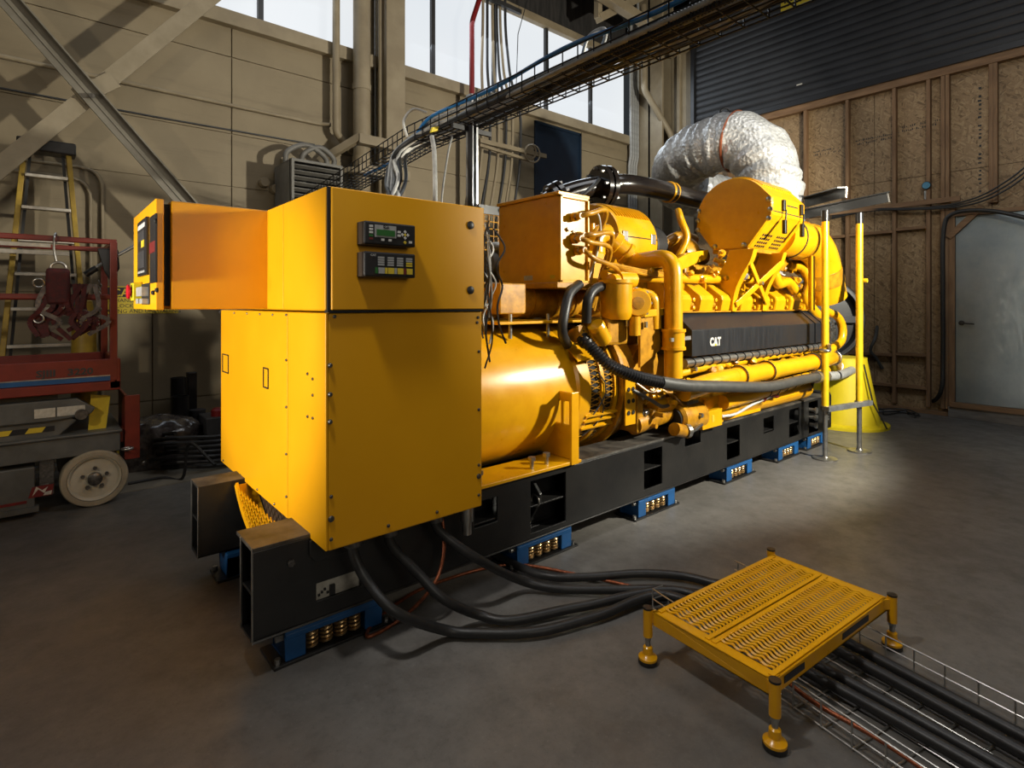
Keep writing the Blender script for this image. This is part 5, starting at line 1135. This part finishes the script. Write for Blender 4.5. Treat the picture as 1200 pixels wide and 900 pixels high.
m = ribbed([(TX-.10, -1.5, TZ+.03), (TX-.10, .2, TZ+.03), (TX-.09, 1.3, TZ+.035), (TX-.02, 1.9, TZ+.04), (TX+.05, 2.4, TZ+.03)], .024, .016, .25)
m.build('corrugated_cable', 'black_plastic', label='black corrugated conduit at the near edge of the overhead tray', cat='conduit')
lp = at_y(698, 45, 1.78); cable('small white cable coil rising above the overhead tray', [lp+Vector((0, .1, -.1)), lp+Vector((0, .05, .02)), lp+Vector((.03, -.02, .05)), lp+Vector((0, -.06, -.02)), lp+Vector((0, -.0, -.1)), lp+Vector((0, .06, -.12))], .009, 'cable_white', 'cable_coil', None)
lp = at_y(478, 135, 3.1); cable('white cable looping out at the end of the overhead tray', [at_y(500, 132, 3.05), at_y(484, 128, 3.05), at_y(473, 142, 3.05), at_y(477, 160, 3.0)], .008, 'cable_white', 'cable_loop', None)
for k, (u0, u1) in enumerate(((506, 510), (530, 518))):
    cable(('pale flexible conduit dropping straight behind the cabinet', 'thin grey cable swinging down behind the cabinet')[k], [at_y(u0, 160, 2.9), at_y((u0+u1)/2+1, 180, 2.85), at_y(u1, 230, 2.75), at_y(u1, 262, 2.7)], (.014, .006)[k], 'cable_grey', 'drop_cable', None)
p = at_y(503, 156, 2.94); MB().prism([(0, 0), (.05, .02), (.06, .05), (.01, .035)], p, X1, Z1, .02).build('yellow_tag', 'yellow_plastic', smooth=0, label='bright yellow tag wrapped round the cables at the end of the tray', cat='tag', bev=.004)
# ================================================================== SCISSOR LIFT
LY, LY2, LX = 4.78, 5.55, .42                              # near side, far side, right end
L = thing('scissor_lift', 'red and grey scissor lift parked at the left edge, beside the panelled wall', 'scissor lift', (-.6, 5.15, 0))
def P_(u, v, Y=LY): return at_y(u, v, Y)
zd0, zd1 = P_(100, 458).z, P_(100, 422).z                  # deck skirt
MB().box(-1.9, LX+.02, LY, LY+.03, zd0-.01, zd0+.055).box(-1.9, LX+.005, LY+.03, LY2, zd0, zd0+.06).box(-1.9, LX+.005, LY-.001, LY+.02, zd0+.055, zd1).box(LX-.02, LX+.02, LY, LY2, zd0, zd1).box(-1.9, LX, LY2-.02, LY2, zd0, zd1).build('deck', 'red_lift', L, smooth=0, bev=.006)
dk = [o for o in L.children if o.name.startswith('deck')][0]
a, b = P_(0, 460), P_(131, 440); MB().prism([(-1.9, zd0+.06), (LX-.04, zd0+.06), (LX-.04, zd0+.092), (-1.9, zd0+.092)], (0, LY-.001, 0), X1, Z1, .004).build('navy_stripe', 'blue_iso', dk, smooth=0)
MB().box(-1.9, LX-.04, LY-.006, LY, zd0+.092, zd0+.099).build('silver_trim', 'steel', dk, smooth=0)
p = P_(42, 441.5); p2 = P_(79, 440)
for s_, xx in (('SJIII', p.x), ('3220', p2.x)): MB().text(s_, (xx, LY-.001, zd0+.113), X1, Z1, .062, .003, bold=.002, sx=1.12).build('model_lettering', 'dark_conduit', dk, smooth=0, label='dark model lettering on the red deck skirt')
zt = P_(125, 283).z; zm = P_(125, 348).z
rails = MB()
for yy in (LY+.02, LY2-.02):
    for z in (zt, zm): rails.bar((-1.9, yy, z), (LX, yy, z), .034, .036)
rails.bar((LX-.015, LY+.02, zt), (LX-.015, LY2-.02, zt), .03, .036)
rails.build('guard_rail', 'red_lift', L, smooth=0, bev=.006)
for yy in (LY+.02, LY2-.02):
    for x in (LX-.02, -.75, -1.85): MB().box(x-.022, x+.022, yy-.02, yy+.02, zd0, zt).build('rail_post', 'red_lift', L, smooth=0, bev=.004)
MB().bar((LX-.24, LY2-.02, zt-.045), (LX-1.8, LY2-.02, zt-.045), .03, .03).bar((-1.5, LY+.06, zt-.045), (.06, LY+.06, zt-.045), .02, .025).build('inner_rail', 'alu', L, smooth=0)
ga = P_(170, 284, 5.0); gb = P_(100, 323, 5.0)
MB().cyl(P_(108, 316, 5.0), P_(165, 284, 5.0), .012).build('gate_handle', 'steel', L)
MB().cyl(P_(100, 322, 5.0), P_(113, 314, 5.0), .022).build('handle_grip', 'black_plastic', L)
MB().prism([(-.07, .08), (.05, .08), (.06, -.06), (.0, -.14), (-.03, -.08)], P_(128, 305, 4.83), X1, Z1, .03).build('controller_mount', 'black_plastic', L, smooth=0, bev=.01)
m = MB()
for k in range(12):
    p = P_(116+1.5*math.sin(k), 330+k*4.6, 5.3); m.torus(p, (1, k % 2, .3), .013, .004, 12, 6)
m.build('gate_chain', 'steel', L)
# scissor stack seen edge on, chassis
zs0 = P_(60, 500).z
ar = MB()
ar.prism([(-1.9, P_(0, 503).z+.02), (-1.9, zd0-.05), (.2, zd0-.05), (.30, zd0-.13), (.27, zd0-.17), (.05, zd0-.19)], (0, LY+.03, 0), X1, Z1, -.07)
ar.build('scissor_arm', 'grey_lift', L, smooth=0, bev=.008)
MB().prism([(-1.9, .50), (-1.9, .66), (.02, .66), (.14, .64), (.20, .60), (.10, .505)], (0, LY+.06, 0), X1, Z1, -.07).build('scissor_arm', 'grey_lift', L, smooth=0, bev=.008)
arm = L.children[-1]
MB().prism([(-1.9, .545), (.08, .545), (.08, .58), (-1.9, .58)], (0, LY+.059, 0), X1, Z1, .002).build('hazard_backing', 'black_plastic', arm, smooth=0)
for k in range(9): x = .03-k*.165; MB().prism([(x-.10, .546), (x-.015, .546), (x+.005, .579), (x-.08, .579)], (0, LY+.0565, 0), X1, Z1, .002).build('hazard_stripe', 'yellow_decal', arm, smooth=0)
MB().box(-1.9, .1, LY+.15, LY2-.1, .5, zd0).build('scissor_stack', 'grey_lift', L, smooth=0)
MB().cyl((.22, LY+.0, zd0-.16), (.22, LY+.1, zd0-.16), .035).build('pivot_pin', 'bolt', L)
a0, a1 = P_(40, 490), P_(65, 484)
for u0, u1, mm in ((40, 65, 'white_decal'), (67, 100, 'white_decal')):
    p, q = P_(u0, 485), P_(u1, 485); MB().box(p.x, q.x, LY+.024, LY+.03, zd0-.16, zd0-.10).build('warning_plate', mm, L, smooth=0)
MB().box(-1.9, LX+.02, LY+.02, LY2, .36, .50).box(-1.9, LX+.03, LY, LY2, .495, .512).build('chassis', 'grey_lift', L, smooth=0, bev=.006)
MB().prism([(-1.9, .06), (-.02, .06), (-.02, .33), (-1.9, .35)], (0, LY+.02, 0), X1, Z1, -.25).build('battery_box', 'grey_lift', L, smooth=0, bev=.008)
bb = L.children[-1]
p = P_(33, 578); MB().prism([(p.x, .13), (p.x+.12, .13), (p.x+.13, .20), (p.x+.02, .20)], (0, LY+.019, 0), X1, Z1, .002).box(-.5, -.06, LY+.017, LY+.019, .10, .118).build('maker_decal', 'red_decal', bb, smooth=0)
MB().prism([(0, .0), (.03, .04), (.06, .01), (.08, .05), (.05, .03), (.02, .06)], (p.x+.02, LY+.0165, .14), X1, Z1, .001).prism([(0, 0), (.04, 0), (.045, .025), (.01, .02)], (p.x+.075, LY+.0165, .135), X1, Z1, .001).box(-1.9, -.5, LY+.017, LY+.019, .10, .12).build('maker_emblem', 'white_decal', bb, smooth=0)
MB().box(-1.9, .0, LY+.0, LY+.25, .04, .075).build('box_ledge', 'grey_lift', L, smooth=0)
MB().box(-.0, .08, LY+.06, LY+.12, .12, .36).box(.01, .05, LY+.05, LY+.07, .14, .2).build('door_latch', 'bolt', L, smooth=0, bev=.004)
wc = Vector((.295, LY, .192))
for (yy, sg_) in ((LY, 1), (LY2, -1)):
    c = Vector((wc.x, yy, wc.z)); ax = Vector((0, -sg_, 0))
    wh = MB().lathe(c-ax*.13, ax, [(0, .16), (0, .185), (.01, .192), (.12, .192), (.13, .185), (.13, .155), (.10, .15)], 48).build('wheel', 'tyre', L, smooth=40)
    MB().lathe(c-ax*.03, ax, [(0, 0), (0, .152), (.018, .155), (.026, .15), (.02, .138), (.008, .132), (.002, .05), (.012, .045)], 48).build('rim', 'rim', wh, smooth=40)
    MB().lathe(c-ax*.03, ax, [(0, .042), (.05, .042), (.055, .03), (.055, 0)], 24).build('hub', 'bolt', wh)
    for k in range(5):
        w = 2*PI*k/5+.3; q = c+Vector((.07*math.cos(w), 0, .07*math.sin(w))); MB().cyl(q-ax*.03, q-ax*.005, .013, seg=6).build('wheel_nut', 'bolt', wh, smooth=0)
MB().box(LX+.05, LX+.07, LY+.05, LY+.5, .28, .74).box(LX-.02, LX+.05, LY+.1, LY+.2, .4, .5).box(LX+.05, LX+.14, LY+.05, LY+.07, .28, .74).build('end_guard', 'red_lift', L, smooth=0, bev=.004)
MB().prism([(0, 0), (.10, .0), (.13, .28), (.02, .30)], (LX-.16, LY+.12, .46), X1, Z1, -.02).box(LX-.08, LX+.02, LY+.1, LY+.16, .26, .34).build('yellow_bracket', 'yellow_decal', L, smooth=0)
MB().torus((LX+.06, LY+.0, .37), (0, 0, 1), .03, .009).build('tow_ring', 'steel', L)
# harness on the top rail
hx = P_(66, 283).x; hy = LY-.035
t = thing('safety_harness', 'maroon webbing safety harness hooked over the red guard rail of the lift', 'harness', (hx, hy, zd1))
MB().tube(curve_pts([(hx, LY+.05, zt-.02), (hx, LY+.02, zt+.035), (hx-.01, LY-.03, zt+.01), (hx-.012, hy, zt-.08), (hx, hy, zt-.16)], 6), .007, 8).build('snap_hook', 'steel', t)
MB().torus((hx+.01, hy, zt-.20), (0, 1, .1), .04, .008).build('ring', 'steel', t)
zc = zt-.20
MB().box(hx-.055, hx+.07, hy-.03, hy+.03, zc-.24, zc).build('shock_pack', 'webbing', t, bev=.02)
r_ = random.Random(9)
for k in range(15):
    x0 = hx-.07+.018*k; pts = [Vector((x0+.02, hy+r_.uniform(-.02, .02), zc-.1)), Vector((x0+r_.uniform(-.06, .04), hy+r_.uniform(-.03, .02), zc-.26)), Vector((x0+r_.uniform(-.12, .12), hy+r_.uniform(-.03, .02), zc-.35)), Vector((x0+r_.uniform(-.06, .10), hy+r_.uniform(-.03, .02), zc-.41-.07*r_.random()))]
    m = MB(); pp = curve_pts(pts, 5)
    for a, b in zip(pp, pp[1:]):
        if (b-a).length > 1e-4: m.bar(a, b, .027, .006, (0, 1, .3*r_.random()))
    m.build('strap', r_.choice(('webbing', 'webbing', 'webbing_grey')), t, smooth=0)
for bz, ax in ((.10, (0, 1, .3)), (.33, (.4, 1, 0))): MB().torus((hx-.09, hy-.01, zc-bz), ax, .028, .007).build('buckle', 'steel', t)
# ladder behind the lift
def ly(z): return 5.78+.14*min(1, z/2.6)
za = at_y(50, 172, 5.9).z
cl = at_y(29, 172, 5.9).x; cr = at_y(80, 172, 5.9).x
bl = at_y(3, 415, 5.8); br = at_y(101, 415, 5.8)
def rail_at(side, z):
    zt_ = za; zb_ = bl.z; f = (zt_-z)/(zt_-zb_)
    x = (cl+(bl.x-cl)*f) if side == 0 else (cr+(br.x-cr)*f); return Vector((x, 5.92-.14*f, z))
t = thing('step_ladder', 'tall yellow fibreglass step ladder folded against the wall behind the lift', 'ladder', (cl+.2, 5.8, 0))
for s_ in (0, 1): MB().bar(rail_at(s_, 0), rail_at(s_, za), .035, .075, (0, 1, 0)).build('rail', 'ladder_rail', t, smooth=0, bev=.004)
MB().box(cl-.05, cr+.05, 5.84, 6.02, za-.05, za+.05).build('top_cap', 'black_plastic', t, smooth=0, bev=.012)
zr = [at_y(52, v, 5.85).z for v in (207, 245, 283, 322, 362, 404)]+[.62, .36, .1]
for z in zr:
    a, b = rail_at(0, z), rail_at(1, z); MB().bar(a+Vector((.02, -.03, 0)), b+Vector((-.02, -.03, 0)), .075, .026).build('rung', 'alu', t, smooth=0, bev=.003)
m = MB()
for s_ in (0, 1):
    q = Vector((.05 if s_ == 0 else -.05, .12, 0)); m.bar(rail_at(s_, 0)+q, rail_at(s_, za-.05)+q*.7, .02, .04, (0, 1, 0))
m.build('rear_leg', 'dark_conduit', t, smooth=0)
p = at_y(98, 380, 5.72); c = MB().lathe((p.x, 5.66, 0), (0, 0, 1), [(0, .085), (.9, .085), (1.25, .08), (1.42, .055), (1.46, .0)], 24).build('roller_tube', 'ladder_rail', label='stout dull yellow upright tube behind the lift deck, right of the ladder', cat='tube')
# caution sign on the wall
a, b = at_y(139, 338, WY-.012), at_y(175, 366, WY-.012)
sx0 = at_y(127, 340, WY-.012).x-.06; sx1 = sx0+.62
t = thing('caution_sign', 'black and yellow caution sign on the panelled wall behind the red stop button', 'sign', (sx0, WY-.01, b.z))
z0, z1 = b.z-.01, a.z+.02
MB().box(sx0, sx1, WY-.01, WY-.002, z0, z1).build('sign_board', 'yellow_decal', t, smooth=0)
MB().box(sx0+.01, sx1-.01, WY-.012, WY-.008, z1-.10, z1-.01).build('header', 'black_plastic', t, smooth=0)
MB().text('CAUTION', ((sx0+sx1)/2, WY-.0122, z1-.092), X1, Z1, .10, .001, 'CENTER', .002).build('header_lettering', 'yellow_decal', t, smooth=0)
m = MB()
for k, s_ in enumerate(('HANDLE MUST BE', 'LOCKED BEFORE', 'LOADING AND UNLOADING')): m.text(s_, ((sx0+sx1)/2, WY-.0102, z1-.148-.05*k), X1, Z1, .05, .001, 'CENTER')
m.build('lettering', 'black_plastic', t, smooth=0)
# ---- the heap of stuff at the wall
def setc(u, v, Y): return at_y(u, v, Y)
def barrel_(u0, u1, vt, Y, name, label, cat, zb=0, taper=1.0):
    a, b = at_y(u0, vt, Y), at_y(u1, vt, Y); r = (b.x-a.x)/2*.93; c = (a.x+b.x)/2
    return MB().lathe((c, Y, zb), (0, 0, 1), [(0, r*taper), (a.z*.5, r), (a.z-.02-zb, r), (a.z-zb, r*1.05), (a.z-zb, r*.9), (a.z-zb-.06, r*.88), (a.z-zb-.06, 0)], 28).build(name, 'black_plastic', label=label, cat=cat)
barrel_(199, 219, 443, 5.98, 'black_drum', 'tall black plastic drum against the wall, left of the black post', 'drum')
barrel_(200, 222, 465, 5.76, 'black_drum', 'shorter black plastic drum standing in front of the tall one', 'drum')
a, b = at_y(220, 437, 6.0), at_y(231, 437, 6.0)
MB().box(a.x, b.x, 6.0, 6.08, 0, a.z).build('black_post', 'black_plastic', smooth=0, bev=.004, label='square black post leaning at the wall right of the black drums', cat='post')
a, b = at_y(224, 482, 5.72), at_y(242, 482, 5.72)
MB().lathe(((a.x+b.x)/2, 5.78, 0), (0, 0, 1), [(0, (b.x-a.x)/2), (a.z-.05, (b.x-a.x)/2), (a.z-.03, (b.x-a.x)/2*1.08), (a.z, (b.x-a.x)/2*1.08), (a.z, 0)], 24).build('black_canister', 'crate', label='small black lidded canister right of the black drums', cat='canister')
a, b = at_y(240, 490, 5.45), at_y(262, 490, 5.45)
t = thing('grey_bin', 'dark grey bin half hidden behind the yellow cabinet door', 'bin', ((a.x+b.x)/2, 5.5, 0))
MB().prism([(a.x+.03, 0), (b.x+.1, 0), (b.x+.12, a.z), (a.x, a.z)], (0, 5.42, 0), X1, Z1, -.3).build('bin_body', 'crate', t, smooth=0, bev=.01)
MB().lathe((b.x-.03, 5.5, a.z), (0, 0, 1), [(0, .06), (.05, .06), (.07, .04), (.07, 0)], 20).build('bin_cap', 'red_pipe', t)
# bag of crumpled film
c = at_z(192, 548, 0); c = Vector((c.x, c.y+.18, 0)); r_ = random.Random(77); vs = []; fs = []; na, nb = 40, 18
ph = [r_.uniform(0, 6) for _ in range(8)]
for j in range(nb+1):
    f = j/nb; zz = .42*math.sin(f*PI/2)
    for i in range(na):
        w = 2*PI*i/na; rr = (1-f**3)*(.36+.04*math.sin(3*w+ph[0])+.03*math.sin(5*w+ph[1]+4*f)+.025*math.sin(9*w+7*f+ph[2])+r_.uniform(-.016, .016))
        vs.append(c+Vector((rr*math.cos(w)*1.05, rr*math.sin(w)*.75, zz+r_.uniform(-.012, .012)*(f > 0))))
for j in range(nb):
    for i in range(na): k = (i+1) % na; fs.append((j*na+i, j*na+k, (j+1)*na+k, (j+1)*na+i))
fs.append(tuple(reversed(range(na))))
MB().add(vs, fs).build('rubbish_bag', 'bag', smooth=80, label='crumpled dark plastic bag slumped on the floor behind the lift wheel', cat='bag')
c = at_z(236, 553, 0)+Vector((.02, .2, 0)); m = MB(); r_ = random.Random(13); pts = []
for k in range(200):
    w = k*.24; pts.append(c+Vector(((.29+.05*math.sin(k*.31))*math.cos(w), (.24+.04*math.cos(k*.23))*math.sin(w), .02+.30*k/200+.02*math.sin(w*2))))
m.tube(pts, .017, 8).build('cable_coil', 'rubber', label='big untidy coil of black cable on the floor between the bag and the cabinet', cat='cable')
MB().tube(curve_pts([at_z(252, 545, .2), at_z(222, 520, .3)*1.0, at_z(214, 560, .02), at_z(190, 560, .012), at_z(150, 567, .012)], 8), .012, 8).build('loose_cable', 'rubber', label='loose black cable trailing on the floor in front of the crumpled bag', cat='cable')
# ---- things beyond the engine
t = thing('work_table', 'rough timber bench at the strand-board wall under the black drum', 'table', (7.6, 3.0, 0))
zt_ = .60
MB().box(7.1, 8.15, 2.55, 3.7, zt_, zt_+.03).build('table_top', 'wood_h', t, smooth=0, bev=.003)
MB().box(7.1, 8.1, 2.57, 2.61, zt_-.1, zt_).box(7.1, 7.14, 2.6, 3.7, zt_-.1, zt_).build('apron', 'wood_h', t, smooth=0, bev=.003)
for x in (7.15, 8.05):
    for y in (2.6, 3.6): MB().box(x-.04, x+.04, y, y+.08, 0, zt_).build('leg', 'wood', t, smooth=0, bev=.003)
t = thing('ventilation_fan', 'big round black drum fan standing on the timber bench behind the yellow posts', 'fan', (7.65, 3.0, .63))
c = Vector((7.75, 2.98, 1.20)); ax = Vector((-.85, -.5, 0)).normalized()
MB().lathe(c-ax*.22, ax, [(0, .50), (0, .54), (.02, .555), (.40, .555), (.42, .54), (.42, .50), (.1, .48), (0, .48)], 48).build('drum_shell', 'black_plastic', t, smooth=40)
MB().lathe(c+ax*.02, ax, [(0, 0), (0, .5), (.01, .5), (.02, 0)], 40).build('fan_face', 'black_plastic', t)
MB().bar(c+ax*.12-Vector((.25, -.4, 0)), c+ax*.12+Vector((.25, -.4, 0)), .06, .08).lathe(c+ax*.05, ax, [(0, .16), (.1, .16), (.12, .1), (.12, 0)], 28).build('motor_mount', 'crate', t, smooth=40)
MB().torus(c+ax*.19, ax, .535, .012, 48, 8).build('rim_wire', 'conduit_grey', t)
MB().box(c.x-.25, c.x+.25, c.y-.15, c.y+.15, .63, .69).build('fan_foot', 'black_plastic', t, smooth=0, bev=.01)
MB().tube(curve_pts([at_y(1029, 372, 2.55), at_y(1026, 395, 2.5), at_y(1020, 410, 2.55), at_y(1027, 420, 2.5), at_y(1034, 432, 2.45)], 6), .02, 8).build('fan_cable', 'conduit_grey', t)
hp_ = curve_pts([(5.95, 2.75, 1.0), (6.3, 2.6, 1.12), (6.55, 2.45, 1.22), (6.62, 2.4, 1.10), (6.5, 2.42, .98), (6.2, 2.5, .92), (5.95, 2.55, .9)], 10)
ribbed(hp_, .085, .05, .12, 18).build('metal_hose', 'clear_hose', label='short ribbed silver hose bending out at the far end of the engine', cat='hose')
c = at_z(985, 486, 0); cc = Vector((7.15, 2.42, 0))
t = thing('yellow_barrel', 'tapered lemon-yellow plastic barrel behind the yellow posts at the end of the skid', 'barrel', cc)
MB().lathe(cc, (0, 0, 1), [(0, .43), (.03, .43), (.05, .37), (.75, .24), (.78, .24), (.78, 0)], 40).build('barrel_body', 'yellow_plastic', t, smooth=40)
MB().lathe(cc, (0, 0, 1), [(0, .40), (0, .46), (.03, .46), (.04, .38)], 40).build('barrel_base', 'yellow_plastic', t)
MB().tube([cc+Vector((-.12, -.25, .72)), cc+Vector((-.15, -.35, .3)), cc+Vector((-.1, -.47, .03))], .008, 6).build('strap_line', 'black_plastic', t)
# dark gauzy frame and small motor between the cabinet and the terminal box
t = thing('mesh_panel', 'small yellowish wire mesh panel in the gap beside the terminal box', 'mesh panel', (3.0, 3.9, 1.5))
a, b = at_y(562, 250, 3.6), at_y(588, 320, 3.6); m = MB()
for k in range(12): x = a.x+(b.x-a.x+.3)*k/11; m.tube([(x, 3.6, b.z-.4), (x, 3.6, a.z)], .005, 6)
for k in range(16): z = b.z-.4+(a.z-b.z+.4)*k/15; m.tube([(a.x, 3.6, z), (b.x+.3, 3.6, z)], .005, 6)
m.build('mesh_wires', 'yellow_worn', t); MB().box(a.x-.03, a.x, 3.58, 3.62, 0, a.z+.05).box(b.x+.3, b.x+.33, 3.58, 3.62, 0, a.z+.05).box(a.x-.05, b.x+.35, 3.58, 3.62, a.z, a.z+.07).build('mesh_frame', 'black_steel', t, smooth=0)
mp_ = at_y(577, 310, 3.3); t = thing('finned_motor', 'small grey finned motor glimpsed beside the terminal box', 'motor', (mp_.x, 3.3, 1.3))
m = MB().cyl((mp_.x-.06, 3.3, mp_.z), (mp_.x+.25, 3.3, mp_.z), .10)
for k in range(8): m.cyl((mp_.x+k*.03, 3.3, mp_.z), (mp_.x+.012+k*.03, 3.3, mp_.z), .12)
m.build('motor_body', 'heater', t); MB().sphere((mp_.x+.02, 3.28, mp_.z+.13), .06, 14, (1.2, 1, .7)).build('motor_cap', 'cable_grey', t)
MB().box(mp_.x-.04, mp_.x+.22, 3.2, 3.4, 1.29, mp_.z-.09).box(mp_.x, mp_.x+.2, 2.9, 3.4, 1.27, 1.295).build('motor_base', 'black_steel', t, smooth=0)

# ================================================================== LIGHT AND LENS
def area(name, loc, target, size, power, col, sy_=None, spread=180):
    l = bpy.data.lights.new(name, 'AREA'); l.energy = power; l.color = col; l.size = size; l.spread = math.radians(spread)
    if sy_: l.shape = 'RECTANGLE'; l.size_y = sy_
    o = bpy.data.objects.new(name, l); COL.objects.link(o); o.location = loc
    o.rotation_euler = (Vector(target)-Vector(loc)).to_track_quat('-Z', 'Y').to_euler(); return o
def spot(name, loc, target, power, col, cone, blend, rad):
    l = bpy.data.lights.new(name, 'SPOT'); l.energy = power; l.color = col; l.spot_size = math.radians(cone); l.spot_blend = blend; l.shadow_soft_size = rad
    o = bpy.data.objects.new(name, l); COL.objects.link(o); o.location = loc
    o.rotation_euler = (Vector(target)-Vector(loc)).to_track_quat('-Z', 'Y').to_euler(); return o
WARM = (1.0, .87, .68)
spot('key_lamp', (-2.0, 2.4, 1.25), (.82, 2.9, 1.22), 600, (1, .92, .79), 46, .6, .2)
spot('side_lamp', (4.85, -.6, 2.5), (4.75, 2.3, 2.42), 1080, (1, .95, .80), 106, .26, .09)
spot('floor_lamp', (.2, 1.6, 3.6), (1.9, 1.2, 0), 165, (1, .97, .92), 60, .9, .12)
spot('wall_lamp', (-1.5, 2.2, 2.2), (.6, 6.3, 2.6), 78, (1, .9, .72), 92, .5, .06)
spot('wall_lamp', (1.6, -1.2, 3.4), (.3, 6.3, 4.7), 82, (1, .9, .72), 44, .5, .06)
spot('board_fill', (5.0, .6, 3.6), (8.68, 2.0, 3.5), 75, (1, .88, .70), 70, .8, .2)  # unseen spot added to brighten the upper strand board
area('fill_lamp', (.8, -2.6, 2.6), (1.2, 2.3, 1.0), 1.6, 25, (1, .92, .78))  # unseen soft fill added behind the lens
area('overhead_fill', (3.6, .6, 6.8), (3.6, .6, 0), 3.0, 82, (.97, .98, 1.0))  # unseen soft overhead light added to lift the floor evenly
area('door_fill', (5.8, .1, 3.6), (8.6, .9, 1.4), .6, 8, (.45, .74, 1.0))  # unseen cool light added for the bluish sheen of the steel door
area('window_light', (.3, 6.05, 5.1), (.3, 3.0, 1.5), 4.5, 28, (.78, .89, 1.0), 1.2)
area('window_light', (5.8, 6.05, 5.1), (5.8, 3.0, 2.0), 4.2, 50, (.78, .89, 1.0), 1.2)
wd = bpy.data.worlds.new('world'); SC.world = wd; wd.use_nodes = True
wd.node_tree.nodes['Background'].inputs[0].default_value = (.5, .55, .6, 1); wd.node_tree.nodes['Background'].inputs[1].default_value = .05
cam = bpy.data.cameras.new('camera'); co = bpy.data.objects.new('camera', cam); COL.objects.link(co); SC.camera = co
cam.sensor_width = 36; cam.lens = 36*FOC/1200; cam.shift_y = -(450-VY)/1200; cam.clip_start = .05
co.location = (0, 0, CAM_H); co.rotation_euler = (PI/2, 0, (PI/2-AZ)-PI/2)
fw = Vector((CA, SA, 0)); co.rotation_euler = fw.to_track_quat('-Z', 'Y').to_euler()
SC.view_settings.view_transform = 'Standard'; SC.view_settings.look = 'None'; SC.view_settings.exposure = 0.0; SC.view_settings.gamma = 1
SC.view_settings.use_curve_mapping = False
cy = SC.cycles; cy.use_denoising = True; cy.max_bounces = 6; cy.diffuse_bounces = 1; cy.glossy_bounces = 3; cy.sample_clamp_indirect = 4.0; cy.caustics_reflective = False; cy.caustics_refractive = False
